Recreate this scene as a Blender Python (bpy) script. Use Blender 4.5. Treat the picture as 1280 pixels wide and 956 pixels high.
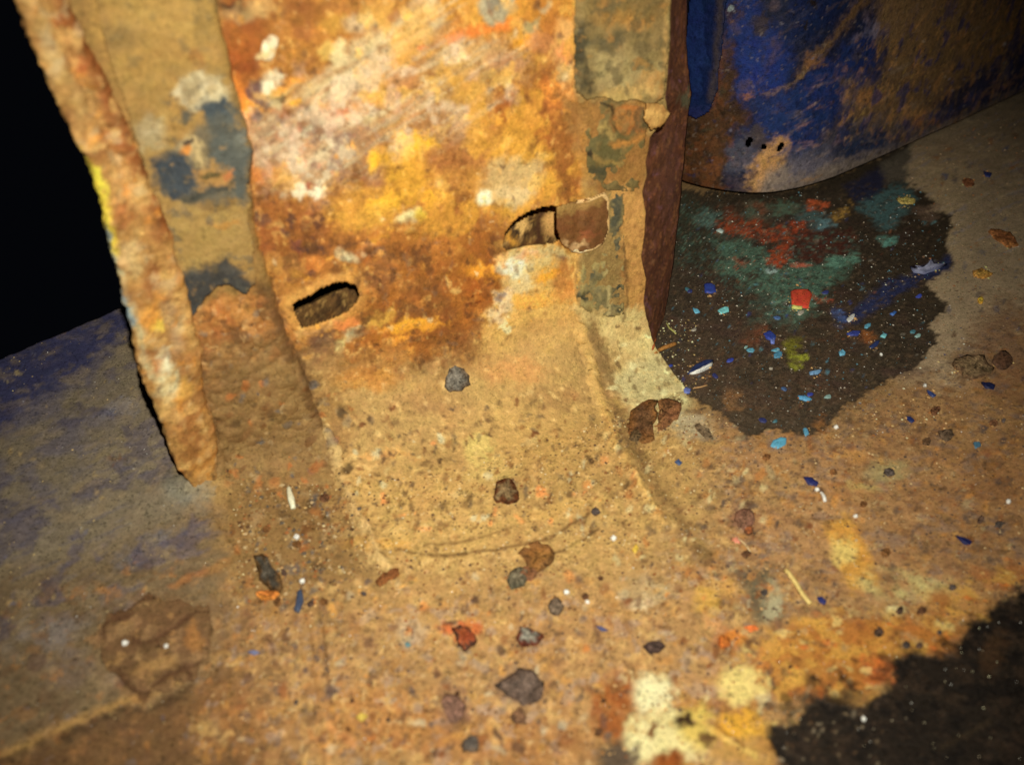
import bpy, math, random
import numpy as np
from mathutils import Vector
from mathutils.bvhtree import BVHTree

random.seed(7)
rng = np.random.default_rng(7)
for _o in list(bpy.data.objects):
    bpy.data.objects.remove(_o)
scene = bpy.context.scene
C = scene.collection

# ------------------------------------------------------------------ camera, world, lamp, exposure
H = 0.20                                   # lens height over the floor sheet (m)
PITCH = math.radians(37.0)
cam_d = bpy.data.cameras.new('camera')
cam = bpy.data.objects.new('camera', cam_d)
C.objects.link(cam)
cam.location = (0, 0, H)
cam.rotation_euler = (math.radians(90) - PITCH, 0, 0)
cam_d.sensor_width = 36.0
cam_d.lens = 18.0 / math.tan(math.radians(30))
cam_d.clip_start = 0.005
cam_d.clip_end = 20
cam_d.dof.use_dof = True
cam_d.dof.focus_distance = 0.37
cam_d.dof.aperture_fstop = 11.5
scene.camera = cam

world = bpy.data.worlds.new('World')
scene.world = world
world.use_nodes = True
world.node_tree.nodes['Background'].inputs[0].default_value = (0.30, 0.36, 0.55, 1)
world.node_tree.nodes['Background'].inputs[1].default_value = 0.004

# the lamp of the phone that took the picture: a small beam beside the lens
lamp_d = bpy.data.lights.new('phone_lamp', 'SPOT')
lamp = bpy.data.objects.new('phone_lamp', lamp_d)
C.objects.link(lamp)
lamp_d.energy = 6.3
lamp_d.color = (1.0, 0.955, 0.765)
lamp_d.shadow_soft_size = 0.0022
lamp_d.spot_size = math.radians(80)
lamp_d.spot_blend = 1.0
lamp.location = (0.018, -0.020, H + 0.068)
_aim = Vector((0.000, 0.235, 0.035))
lamp.rotation_euler = (_aim - lamp.location).to_track_quat('-Z', 'Y').to_euler()

scene.view_settings.view_transform = 'Standard'
scene.view_settings.look = 'None'
scene.view_settings.exposure = 0.0
scene.view_settings.gamma = 1.0
scene.view_settings.use_curve_mapping = False
scene.cycles.max_bounces = 5

# ------------------------------------------------------------------ survey: measured sight lines
CP, SP = math.cos(PITCH), math.sin(PITCH)
F = 640.0 / math.tan(math.radians(30))
EYE = np.array([0.0, 0.0, H])

def rays(px, py):
    x = (np.asarray(px, float) - 640.0) / F
    u = (478.0 - np.asarray(py, float)) / F
    return np.stack([x, CP + u * SP, -SP + u * CP], -1)

def to_px(P):
    R = np.asarray(P, float) - EYE
    f = R[..., 1] * CP - R[..., 2] * SP
    u = R[..., 1] * SP + R[..., 2] * CP
    f = np.where(np.abs(f) < 1e-6, 1e-6, f)
    return np.stack([640 + F * R[..., 0] / f, 478 - F * u / f, f], -1)

def floor_at(px, py):
    r = rays(px, py)
    return EYE + r * (H / -r[..., 2:3])

BL = floor_at(250, 600)
BR = floor_at(820, 440)
DV = (BR - BL) / np.linalg.norm(BR - BL)       # along the post face
NV = np.array([DV[1], -DV[0], 0.0])            # out of the face, towards the lens
ZV = np.array([0.0, 0.0, 1.0])

def face_at(px, py, off=0.0):                  # (s, z) on the post face plane
    r = rays(px, py)
    P0 = BL + NV * off
    t = ((P0 - EYE) @ NV) / (r @ NV)
    P = EYE + r * t[..., None]
    return np.stack([(P - P0) @ DV, P[..., 2]], -1)

# ------------------------------------------------------------------ noise (vectorised gradient noise)
_perm = rng.permutation(256).astype(np.int64)
_perm = np.concatenate([_perm, _perm, _perm])
_g = rng.normal(size=(256, 3)).astype(np.float32)
_g /= np.linalg.norm(_g, axis=1, keepdims=True)

def perlin(p):
    p = np.asarray(p, np.float32)
    i = np.floor(p).astype(np.int64)
    f = p - i
    i &= 255
    w = f * f * f * (f * (f * 6 - 15) + 10)
    out = 0
    for dx in (0, 1):
        wx = w[:, 0] if dx else 1 - w[:, 0]
        for dy in (0, 1):
            wy = w[:, 1] if dy else 1 - w[:, 1]
            for dz in (0, 1):
                wz = w[:, 2] if dz else 1 - w[:, 2]
                h = _perm[_perm[_perm[(i[:, 0] + dx) & 255] + ((i[:, 1] + dy) & 255)] + ((i[:, 2] + dz) & 255)]
                g = _g[h]
                out = out + wx * wy * wz * (g[:, 0] * (f[:, 0] - dx) + g[:, 1] * (f[:, 1] - dy) + g[:, 2] * (f[:, 2] - dz))
    return out

def fbm(P, scale, octv=4, seed=0.0, gain=0.55):
    q = np.asarray(P, np.float32) * scale + np.float32(seed)
    a, t, s = 1.0, 0, 0
    for _ in range(octv):
        t = t + a * perlin(q)
        s += a
        a *= gain
        q = q * 2.03 + 17.3
    return t / s * 2.3                           # roughly -1 .. 1

def sm(a, b, x):
    t = np.clip((x - a) / (b - a + 1e-9), 0, 1)
    return t * t * (3 - 2 * t)

def lin(c):
    c = np.asarray(c, float) / 255.0
    return np.where(c <= 0.04045, c / 12.92, ((c + 0.055) / 1.055) ** 2.4)

LC = np.array([1.110, 1.030, 0.850])        # tint of the lamp

def albedo(c, k):
    return np.clip(lin(c) / (k * LC), 0.003, 0.9)

def sdf_poly(x, y, pts):
    pts = np.asarray(pts, float)
    d = np.full(x.shape, 1e18)
    inside = np.zeros(x.shape, bool)
    n = len(pts)
    for i in range(n):
        ax, ay = pts[i]
        bx, by = pts[(i + 1) % n]
        ex, ey = bx - ax, by - ay
        t = np.clip(((x - ax) * ex + (y - ay) * ey) / (ex * ex + ey * ey + 1e-12), 0, 1)
        d = np.minimum(d, (x - ax - ex * t) ** 2 + (y - ay - ey * t) ** 2)
        c = ((ay > y) != (by > y))
        if ey != 0:
            inside ^= c & (x < ax + (y - ay) * ex / ey)
    d = np.sqrt(d)
    return np.where(inside, -d, d)

def sdf_line(x, y, pts):
    d = np.full(x.shape, 1e18)
    for (ax, ay), (bx, by) in zip(pts[:-1], pts[1:]):
        ex, ey = bx - ax, by - ay
        t = np.clip(((x - ax) * ex + (y - ay) * ey) / (ex * ex + ey * ey + 1e-12), 0, 1)
        d = np.minimum(d, (x - ax - ex * t) ** 2 + (y - ay - ey * t) ** 2)
    return np.sqrt(d)

# light that each part of the place receives from the lamp, measured with a grey card (rows down, columns across):
# a colour seen in the photograph divided by it gives the true colour of the surface
KT = [[.85, .88, .95, .96, .97, .91, .86, .40, .37, .19, .12],
      [.80, .82, .91, .94, .91, .86, .79, .37, .32, .17, .13],
      [.60, .70, .86, .85, .83, .79, .70, .28, .24, .20, .17],
      [.26, .60, .74, .75, .74, .69, .62, .31, .29, .27, .24],
      [.22, .28, .65, .68, .78, .77, .65, .47, .42, .39, .36],
      [.27, .34, .55, .68, .72, .70, .69, .65, .60, .55, .48],
      [.31, .42, .56, .66, .74, .79, .79, .77, .72, .66, .60],
      [.35, .46, .59, .69, .78, .82, .86, .85, .81, .73, .65],
      [.38, .47, .59, .69, .78, .86, .88, .90, .82, .75, .69]]

def k_at(x, y):
    gx = min(max(x / 1280.0 * (len(KT[0]) - 1), 0), len(KT[0]) - 1.001)
    gy = min(max(y / 956.0 * (len(KT) - 1), 0), len(KT) - 1.001)
    i, j = int(gx), int(gy)
    a, b = gx - i, gy - j
    return (KT[j][i] * (1 - a) + KT[j][i + 1] * a) * (1 - b) + (KT[j + 1][i] * (1 - a) + KT[j + 1][i + 1] * a) * b

class Paint:
    """Bakes the colour (and relief) of a worn surface on its vertices: a ground colour and a list of
    patches, each measured against the survey sight lines, edges broken up by noise in metres."""
    def __init__(self, P, base, k=None):
        self.P = P
        q = to_px(P)
        self.x, self.y = q[:, 0], q[:, 1]
        n = len(P)
        self.h = np.zeros(n)
        self.big = fbm(P, 22, 4, 3.1)
        self.mid = fbm(P, 75, 4, 9.7)
        self.fine = fbm(P, 260, 3, 21.3)
        self.mid2 = fbm(P, 90, 4, 47.9)
        self.fine2 = fbm(P, 330, 3, 71.1)
        self.fin3 = fbm(P, 620, 2, 5.5)
        self.wx = self.x + 11 * self.mid + 7 * self.fine + 3 * self.fin3
        self.wy = self.y + 11 * self.mid2 + 7 * self.fine2 - 3 * self.fin3
        self.k = k
        self.c = np.tile(self.col(base, 640, 478), (n, 1))

    def col(self, c, cx, cy):
        k = self.k if self.k else k_at(cx, cy)
        return albedo(c, k)

    def _mix(self, idx, m, col, h):
        m = m[:, None]
        self.c[idx] = self.c[idx] * (1 - m) + col * m
        if h:
            self.h[idx] += m[:, 0] * h

    def _coords(self, idx, warp):
        return (self.x[idx] + (self.wx[idx] - self.x[idx]) * warp, self.y[idx] + (self.wy[idx] - self.y[idx]) * warp)

    def _near(self, x0, x1, y0, y1, m):
        return np.nonzero((self.x > x0 - m) & (self.x < x1 + m) & (self.y > y0 - m) & (self.y < y1 + m))[0]

    def _brk(self, idx, m, brk):
        if brk is not None:
            field, lo, hi = brk
            m = m * sm(lo, hi, getattr(self, field)[idx])
        return m

    def poly(self, pts, c, op=1.0, soft=5, warp=1.0, brk=None, h=0, k=None):
        p = np.asarray(pts, float)
        idx = self._near(p[:, 0].min(), p[:, 0].max(), p[:, 1].min(), p[:, 1].max(), soft + 22 * warp)
        if len(idx) == 0:
            return
        x, y = self._coords(idx, warp)
        m = op * sm(soft, -soft, sdf_poly(x, y, p))
        m = self._brk(idx, m, brk)
        cx, cy = p.mean(0)
        self._mix(idx, m, albedo(c, k) if k else self.col(c, cx, cy), h)

    def ell(self, cx, cy, rx, ry, c, rot=0, op=1.0, soft=0.45, warp=0.95, brk=None, h=0):
        r = max(rx, ry)
        idx = self._near(cx - r, cx + r, cy - r, cy + r, 0.5 * r + 22 * warp)
        if len(idx) == 0:
            return
        x, y = self._coords(idx, warp)
        a = math.radians(rot)
        u = (x - cx) * math.cos(a) + (y - cy) * math.sin(a)
        v = -(x - cx) * math.sin(a) + (y - cy) * math.cos(a)
        d = np.sqrt((u / rx) ** 2 + (v / ry) ** 2)
        m = op * sm(1 + soft, 1 - soft, d + .22 * self.fine[idx] + .16 * self.fin3[idx])
        m = self._brk(idx, m, brk)
        self._mix(idx, m, self.col(c, cx, cy), h)

    def line(self, pts, w, c, op=1.0, soft=None, warp=0.4, brk=None, h=0):
        p = np.asarray(pts, float)
        soft = soft or w * 0.6
        idx = self._near(p[:, 0].min(), p[:, 0].max(), p[:, 1].min(), p[:, 1].max(), w + soft + 20 * warp)
        if len(idx) == 0:
            return
        x, y = self._coords(idx, warp)
        m = op * sm(w / 2 + soft, max(w / 2 - soft, 0), sdf_line(x, y, p))
        m = self._brk(idx, m, brk)
        cx, cy = p.mean(0)
        self._mix(idx, m, self.col(c, cx, cy), h)

    def mottle(self, field, lo, hi, c, op=1.0, box=None, h=0):
        x0, y0, x1, y1 = box or (-3000, -3000, 5000, 5000)
        idx = np.nonzero((self.wx > x0) & (self.wx < x1) & (self.wy > y0) & (self.wy < y1))[0]
        if len(idx) == 0:
            return
        f = getattr(self, field) if isinstance(field, str) else field
        m = op * sm(lo, hi, f[idx])
        if box:
            e = 30.0
            x, y = self.wx[idx], self.wy[idx]
            m = m * np.clip(np.minimum.reduce([x - x0, x1 - x, y - y0, y1 - y]) / e, 0, 1)
            cx, cy = (x0 + x1) / 2, (y0 + y1) / 2
        else:
            cx, cy = 640, 478
        self._mix(idx, m, self.col(c, cx, cy), h)

    def rich(self, pts, layers, soft=20, seed=0.0):
        """many-coloured corrosion: each layer is (colour, grain per metre, threshold, opacity)"""
        p = np.asarray(pts, float)
        idx = self._near(p[:, 0].min(), p[:, 0].max(), p[:, 1].min(), p[:, 1].max(), soft + 20)
        if len(idx) == 0:
            return
        m0 = sm(soft, -soft, sdf_poly(self.wx[idx], self.wy[idx], p))
        cx, cy = p.mean(0)
        for i, (c, sc, th_, op) in enumerate(layers):
            f = fbm(self.P[idx], sc, 4, seed + 7.7 * i + 100)
            self._mix(idx, m0 * op * sm(th_, th_ + .22, f), self.col(c, cx, cy), 0)

    def streak(self, pts, ang, cols, ln=70, wd=5, op=.7, soft=10, thr=.1, seed=0.0):
        """scratches and smears drawn out along one direction"""
        p = np.asarray(pts, float)
        idx = self._near(p[:, 0].min(), p[:, 0].max(), p[:, 1].min(), p[:, 1].max(), soft + 20)
        if len(idx) == 0:
            return
        m0 = sm(soft, -soft, sdf_poly(self.wx[idx], self.wy[idx], p))
        a = math.radians(ang)
        x, y = self.x[idx] + 2 * self.fine[idx], self.y[idx] + 2 * self.fine2[idx]
        u = (x * math.cos(a) + y * math.sin(a)) / ln
        v = (-x * math.sin(a) + y * math.cos(a)) / wd
        cx, cy = p.mean(0)
        for i, c in enumerate(cols):
            f = fbm(np.stack([u, v, np.full(len(u), seed + 5.3 * i)], 1), 1, 3, 40 + i)
            self._mix(idx, m0 * op * sm(thr, thr + .35, f), self.col(c, cx, cy), 0)

    def contrast(self, a=.22, b=.16):
        self.c = np.clip(self.c * np.exp(a * (self.mid + self.fine2) * .7 + b * self.fin3)[:, None], .002, .92)

    def scatter(self, box, n, r0, r1, cols, op=0.9, seed=1, warp=0.5, h=0, poly=None):
        rr = random.Random(seed)
        for _ in range(n):
            cx, cy = rr.uniform(box[0], box[2]), rr.uniform(box[1], box[3])
            if poly is not None and sdf_poly(np.array([cx]), np.array([cy]), poly)[0] > 0:
                continue
            r = r0 + (r1 - r0) * rr.random() ** 2
            self.ell(cx, cy, r * rr.uniform(.8, 1.6), r * rr.uniform(.6, 1), rr.choice(cols), rr.uniform(0, 180), op * rr.uniform(.5, 1), warp=warp, h=h)

# ------------------------------------------------------------------ meshes and materials
WORLD = {}

def mesh_obj(name, V, faces, mat, cols=None, parent=None, smooth=True, origin=None):
    V = np.asarray(V, np.float64)
    if origin is None:
        origin = np.zeros(3)
    me = bpy.data.meshes.new(name)
    W = V - origin
    if isinstance(faces, np.ndarray):
        nf, w = faces.shape
        me.vertices.add(len(W))
        me.vertices.foreach_set('co', W.astype(np.float32).ravel())
        me.loops.add(nf * w)
        me.loops.foreach_set('vertex_index', faces.astype(np.int32).ravel())
        me.polygons.add(nf)
        me.polygons.foreach_set('loop_start', np.arange(0, nf * w, w, dtype=np.int32))
        me.update(calc_edges=True)
    else:
        me.from_pydata([tuple(v) for v in W], [], faces)
        me.update()
    me.validate()
    me.polygons.foreach_set('use_smooth', np.full(len(me.polygons), smooth))
    if cols is not None:
        cols = np.asarray(cols, np.float32)
        if cols.ndim == 1:
            cols = np.tile(cols, (len(W), 1))
        at = me.color_attributes.new('Col', 'FLOAT_COLOR', 'POINT')
        at.data.foreach_set('color', np.concatenate([cols, np.ones((len(W), 1), np.float32)], 1).astype(np.float32).ravel())
    me.materials.append(mat)
    o = bpy.data.objects.new(name, me)
    C.objects.link(o)
    WORLD[o.name] = np.array(origin, float)
    if parent is not None:
        o.parent = parent
        o.location = Vector(origin) - Vector(WORLD[parent.name])
    else:
        o.location = Vector(origin)
    return o

def tag(o, label=None, cat=None, group=None, kind=None):
    if label: o['label'] = label
    if cat: o['category'] = cat
    if group: o['group'] = group
    if kind: o['kind'] = kind
    return o

def thing(name, label, cat, loc, group=None):
    o = bpy.data.objects.new(name, None)
    o.empty_display_size = 0.01
    C.objects.link(o)
    o.location = loc
    WORLD[o.name] = np.array(loc, float)
    return tag(o, label, cat, group)

def surface_mat(name, rough=0.75, grain=0.35, bump=0.35, s1=700, s2=2200, dust=(0.20, 0.13, 0.055), dust_amt=0.0, spec=0.3, bdist=0.0006, metal=0.0, dark_speck=.5, pale_speck=1.3):
    m = bpy.data.materials.new(name)
    m.use_nodes = True
    nt = m.node_tree
    N, L = nt.nodes, nt.links
    bs = N['Principled BSDF']
    at = N.new('ShaderNodeAttribute'); at.attribute_name = 'Col'
    tc = N.new('ShaderNodeNewGeometry')
    n1 = N.new('ShaderNodeTexNoise'); n1.inputs['Scale'].default_value = s1; n1.inputs['Detail'].default_value = 5; n1.inputs['Roughness'].default_value = 0.65
    n2 = N.new('ShaderNodeTexNoise'); n2.inputs['Scale'].default_value = s2; n2.inputs['Detail'].default_value = 3
    n3 = N.new('ShaderNodeTexNoise'); n3.inputs['Scale'].default_value = s1 * 0.33; n3.inputs['Detail'].default_value = 6; n3.inputs['Roughness'].default_value = 0.7
    for n in (n1, n2, n3):
        L.new(tc.outputs['Position'], n.inputs['Vector'])
    # brightness grain: value multiplied by 1 +- grain
    mr = N.new('ShaderNodeMapRange'); mr.inputs['From Min'].default_value = 0.28; mr.inputs['From Max'].default_value = 0.72
    mr.inputs['To Min'].default_value = 1 - grain; mr.inputs['To Max'].default_value = 1 + grain
    L.new(n1.outputs['Fac'], mr.inputs['Value'])
    mr2 = N.new('ShaderNodeMapRange'); mr2.inputs['From Min'].default_value = 0.3; mr2.inputs['From Max'].default_value = 0.7
    mr2.inputs['To Min'].default_value = 1 - grain * 0.7; mr2.inputs['To Max'].default_value = 1 + grain * 0.7
    L.new(n2.outputs['Fac'], mr2.inputs['Value'])
    mu = N.new('ShaderNodeMath'); mu.operation = 'MULTIPLY'
    L.new(mr.outputs[0], mu.inputs[0]); L.new(mr2.outputs[0], mu.inputs[1])
    vm = N.new('ShaderNodeVectorMath'); vm.operation = 'SCALE'
    L.new(at.outputs['Color'], vm.inputs[0]); L.new(mu.outputs[0], vm.inputs['Scale'])
    # sparse crisp specks, dark and pale
    sc_out = vm.outputs[0]
    for sc_, lo, hi, gain in ((s1 * 1.5, .60, .66, dark_speck), (s1 * 2.3, .615, .66, dark_speck), (s1 * 1.9, .63, .69, pale_speck)):
        ns = N.new('ShaderNodeTexNoise'); ns.inputs['Scale'].default_value = sc_; ns.inputs['Detail'].default_value = 2
        of = N.new('ShaderNodeVectorMath'); of.operation = 'ADD'; of.inputs[1].default_value = (sc_ * .013, 3.7, sc_ * .007)
        L.new(tc.outputs['Position'], of.inputs[0]); L.new(of.outputs[0], ns.inputs['Vector'])
        sr = N.new('ShaderNodeMapRange'); sr.inputs['From Min'].default_value = lo; sr.inputs['From Max'].default_value = hi
        sr.inputs['To Min'].default_value = 1.0; sr.inputs['To Max'].default_value = gain
        dn = N.new('ShaderNodeMath'); dn.operation = 'MULTIPLY_ADD'; dn.inputs[1].default_value = 0.30; dn.inputs[2].default_value = -0.165
        L.new(n3.outputs['Fac'], dn.inputs[0])
        dm = N.new('ShaderNodeMath'); dm.operation = 'ADD'
        L.new(ns.outputs['Fac'], dm.inputs[0]); L.new(dn.outputs[0], dm.inputs[1])
        L.new(dm.outputs[0], sr.inputs['Value'])
        v2 = N.new('ShaderNodeVectorMath'); v2.operation = 'SCALE'
        L.new(sc_out, v2.inputs[0]); L.new(sr.outputs[0], v2.inputs['Scale'])
        sc_out = v2.outputs[0]
    # hue drift from the colour noise
    hs = N.new('ShaderNodeHueSaturation')
    hr = N.new('ShaderNodeMapRange'); hr.inputs['From Min'].default_value = 0.3; hr.inputs['From Max'].default_value = 0.7
    hr.inputs['To Min'].default_value = 0.493; hr.inputs['To Max'].default_value = 0.507
    L.new(n3.outputs['Fac'], hr.inputs['Value']); L.new(hr.outputs[0], hs.inputs['Hue'])
    hs.inputs['Saturation'].default_value = 0.97
    L.new(sc_out, hs.inputs['Color'])
    out = hs.outputs[0]
    if dust_amt > 0:
        mx = N.new('ShaderNodeMix'); mx.data_type = 'RGBA'
        dr = N.new('ShaderNodeMapRange'); dr.inputs['From Min'].default_value = 0.45; dr.inputs['From Max'].default_value = 0.7
        dr.inputs['To Max'].default_value = dust_amt
        L.new(n3.outputs['Fac'], dr.inputs['Value']); L.new(dr.outputs[0], mx.inputs['Factor'])
        L.new(out, mx.inputs['A']); mx.inputs['B'].default_value = (*dust, 1)
        out = mx.outputs['Result']
    L.new(out, bs.inputs['Base Color'])
    rr = N.new('ShaderNodeMapRange'); rr.inputs['From Min'].default_value = 0.3; rr.inputs['From Max'].default_value = 0.7
    rr.inputs['To Min'].default_value = rough - 0.12; rr.inputs['To Max'].default_value = min(rough + 0.12, 1)
    L.new(n1.outputs['Fac'], rr.inputs['Value']); L.new(rr.outputs[0], bs.inputs['Roughness'])
    bs.inputs['Specular IOR Level'].default_value = spec
    bs.inputs['Metallic'].default_value = metal
    ad = N.new('ShaderNodeMath'); ad.operation = 'ADD'
    L.new(n1.outputs['Fac'], ad.inputs[0]); L.new(n2.outputs['Fac'], ad.inputs[1])
    bp = N.new('ShaderNodeBump'); bp.inputs['Strength'].default_value = bump; bp.inputs['Distance'].default_value = bdist
    L.new(ad.outputs[0], bp.inputs['Height']); L.new(bp.outputs[0], bs.inputs['Normal'])
    return m

M_RUST = surface_mat('rusted_steel', 0.70, 0.15, 0.6, 620, 1900, spec=0.18, dark_speck=.72, pale_speck=1.25)
M_DUST = surface_mat('dusty_rusted_floor', 0.85, 0.18, 0.45, 600, 1900, spec=0.10, dark_speck=.55)
M_TAPE = surface_mat('old_coating', 0.66, 0.16, 0.4, 500, 1700, spec=0.2, dark_speck=.75, pale_speck=1.2)
M_BARE = surface_mat('dark_bitumen', 0.55, 0.42, 0.6, 700, 2300, spec=0.2)
M_BLUE = surface_mat('worn_blue_paint', 0.55, 0.28, 0.35, 420, 1500, spec=0.22, dark_speck=.7, pale_speck=1.2)
M_CHIP = surface_mat('paint_flake', 0.5, 0.12, 0.25, 900, 2400, spec=0.45)
M_FLAKE = surface_mat('rust_scale', 0.75, 0.6, 0.9, 480, 1700, spec=0.15, dark_speck=.4, pale_speck=1.7)
M_GRIT = surface_mat('grit', 0.8, 0.2, 0.2, 1500, 3000, spec=0.15)
M_SPARK = surface_mat('mica_grain', 0.22, 0.1, 0.1, 1500, 3000, spec=0.9, dark_speck=1.0)
M_STRAW = surface_mat('dry_straw', 0.6, 0.2, 0.2, 900, 2400)

def grid_faces(nr, nc, keep=None):
    r, c = np.meshgrid(np.arange(nr - 1), np.arange(nc - 1), indexing='ij')
    a = (r * nc + c).ravel()
    f = np.stack([a, a + 1, a + nc + 1, a + nc], 1)
    return f if keep is None else f[keep.ravel()]

def compact(V, f, *arrs):
    used = np.unique(f)
    m = np.full(len(V), -1)
    m[used] = np.arange(len(used))
    return (V[used], m[f]) + tuple(a[used] for a in arrs)

def solidify(o, t, off=-1.0):
    md = o.modifiers.new('thickness', 'SOLIDIFY')
    md.thickness = t
    md.offset = off
    return o

def interp_poly(pts, n):
    """resample a polyline evenly"""
    p = np.asarray(pts, float)
    d = np.concatenate([[0], np.cumsum(np.linalg.norm(np.diff(p, axis=0), axis=1))])
    t = np.linspace(0, d[-1], n)
    return np.stack([np.interp(t, d, p[:, i]) for i in range(p.shape[1])], 1)

# ------------------------------------------------------------------ layers shared by the foot of the post and the floor it is dusted over with
def dusty_foot(p):
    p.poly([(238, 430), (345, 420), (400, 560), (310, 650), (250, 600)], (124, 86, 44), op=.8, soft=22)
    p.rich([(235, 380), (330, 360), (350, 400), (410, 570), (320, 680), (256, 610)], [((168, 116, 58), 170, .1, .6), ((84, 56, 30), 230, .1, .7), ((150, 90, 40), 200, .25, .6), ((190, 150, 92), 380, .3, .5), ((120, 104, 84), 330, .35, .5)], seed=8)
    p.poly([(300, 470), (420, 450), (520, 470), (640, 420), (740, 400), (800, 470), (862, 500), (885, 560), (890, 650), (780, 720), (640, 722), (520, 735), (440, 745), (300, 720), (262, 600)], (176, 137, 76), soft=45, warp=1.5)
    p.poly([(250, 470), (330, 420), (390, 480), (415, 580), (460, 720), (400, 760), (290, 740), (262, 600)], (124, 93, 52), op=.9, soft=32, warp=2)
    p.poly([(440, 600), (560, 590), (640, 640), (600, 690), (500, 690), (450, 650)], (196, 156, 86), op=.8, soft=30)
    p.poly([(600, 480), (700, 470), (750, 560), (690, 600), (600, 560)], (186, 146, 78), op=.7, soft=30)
    p.poly([(760, 470), (830, 440), (860, 500), (850, 530), (800, 540)], (176, 158, 104), soft=10)
    p.ell(690, 498, 42, 14, (142, 104, 58), op=.6)
    p.ell(610, 590, 30, 18, (198, 166, 92), op=.7)
    p.ell(600, 563, 16, 20, (205, 180, 96), op=.7)
    p.ell(640, 465, 40, 18, (205, 140, 72), op=.6)
    p.ell(530, 505, 50, 14, (160, 118, 66), op=.7)
    p.ell(460, 470, 40, 14, (186, 118, 38), op=.6)
    p.ell(420, 520, 22, 40, (142, 102, 52), rot=-15, op=.7)
    p.ell(480, 570, 36, 5, (215, 155, 78), rot=4, op=.6)
    p.ell(700, 640, 60, 10, (198, 156, 80), rot=-12, op=.5)
    p.ell(452, 675, 14, 40, (196, 160, 98), rot=-24, op=.7)
    p.ell(470, 680, 40, 8, (205, 150, 62), rot=0, op=.6)
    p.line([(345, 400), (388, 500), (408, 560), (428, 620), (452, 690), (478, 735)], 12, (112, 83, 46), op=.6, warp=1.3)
    p.line([(408, 540), (430, 600), (455, 655), (485, 712)], 9, (196, 160, 98), op=.85, warp=.6, h=.0015)  # highlight painted on the ridge beside the darkened crease line
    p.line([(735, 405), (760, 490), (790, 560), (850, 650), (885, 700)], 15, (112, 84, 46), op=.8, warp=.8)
    p.line([(722, 410), (748, 500), (775, 570), (832, 655)], 8, (194, 152, 80), op=.8, warp=.5, h=.0015)  # matching highlight painted on the right ridge
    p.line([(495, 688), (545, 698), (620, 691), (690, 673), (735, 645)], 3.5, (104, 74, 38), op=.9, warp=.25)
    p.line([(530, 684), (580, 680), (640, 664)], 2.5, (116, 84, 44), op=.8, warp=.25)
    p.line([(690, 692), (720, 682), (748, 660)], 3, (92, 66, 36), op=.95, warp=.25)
    p.ell(560, 645, 60, 20, (150, 112, 64), op=.5, brk=('fine', -.1, .4))
    p.mottle('fine', .3, .65, (118, 86, 48), op=.5, box=(280, 470, 880, 740))
    p.mottle('fine2', .3, .7, (208, 172, 104), op=.45, box=(380, 440, 880, 740))
    p.mottle('mid', .25, .8, (150, 104, 54), op=.5, box=(300, 440, 900, 740))
    p.mottle('mid2', .3, .8, (202, 162, 84), op=.4, box=(420, 440, 900, 740))
    p.scatter((420, 520, 790, 680), 240, 1.4, 4.6, [(112, 82, 46), (126, 92, 54), (104, 86, 62), (132, 84, 40)], seed=3, op=.75)
    p.scatter((430, 500, 790, 670), 170, 1.6, 4.4, [(78, 54, 32), (92, 64, 38), (70, 58, 48), (110, 62, 28)], seed=33, warp=.6)
    p.scatter((440, 540, 760, 670), 60, 2, 6, [(212, 178, 110), (200, 188, 140), (222, 140, 70)], seed=4)
    p.scatter((285, 470, 440, 760), 230, 2, 7, [(84, 62, 36), (104, 66, 32), (150, 122, 80), (92, 84, 76), (162, 96, 42)], seed=5)
    p.scatter((770, 530, 960, 720), 200, 1.6, 6, [(104, 72, 42), (120, 92, 58), (84, 66, 52), (170, 110, 52), (196, 176, 120)], seed=6)
    p.scatter((760, 400, 860, 520), 90, 1.4, 4, [(128, 100, 56), (104, 78, 44), (206, 190, 130)], seed=66)

# thick cream blisters at the front of the floor
def cream2(p):
    p.ell(816, 868, 24, 27, (230, 216, 158), h=.0005)
    p.ell(830, 922, 50, 32, (224, 204, 134), h=.0006, soft=.3)
    p.ell(800, 930, 22, 24, (228, 210, 144), h=.0003)
    p.rich([(780, 840), (960, 840), (960, 960), (780, 960)], [((190, 140, 60), 150, .3, .5), ((236, 216, 150), 170, .3, .5), ((180, 110, 40), 330, .5, .5)], seed=31, soft=6)
    p.ell(870, 910, 24, 26, (212, 178, 82), h=.0004)
    p.ell(926, 858, 27, 20, (226, 196, 112), h=.0004)
    p.ell(926, 906, 26, 18, (220, 158, 44), h=.0004)
    p.ell(930, 940, 44, 18, (190, 140, 66), op=.8)
    p.line([(905, 918), (945, 945)], 5, (228, 186, 92), op=.8)
    p.line([(895, 905), (930, 932)], 4, (120, 70, 26), op=.7)
    p.ell(854, 902, 13, 8, (62, 42, 26))
    p.ell(818, 916, 5, 10, (120, 80, 40))
    p.ell(884, 922, 8, 9, (110, 78, 40))
    p.ell(768, 948, 26, 20, (92, 74, 56))
    p.ell(836, 954, 26, 14, (140, 72, 22))

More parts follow.
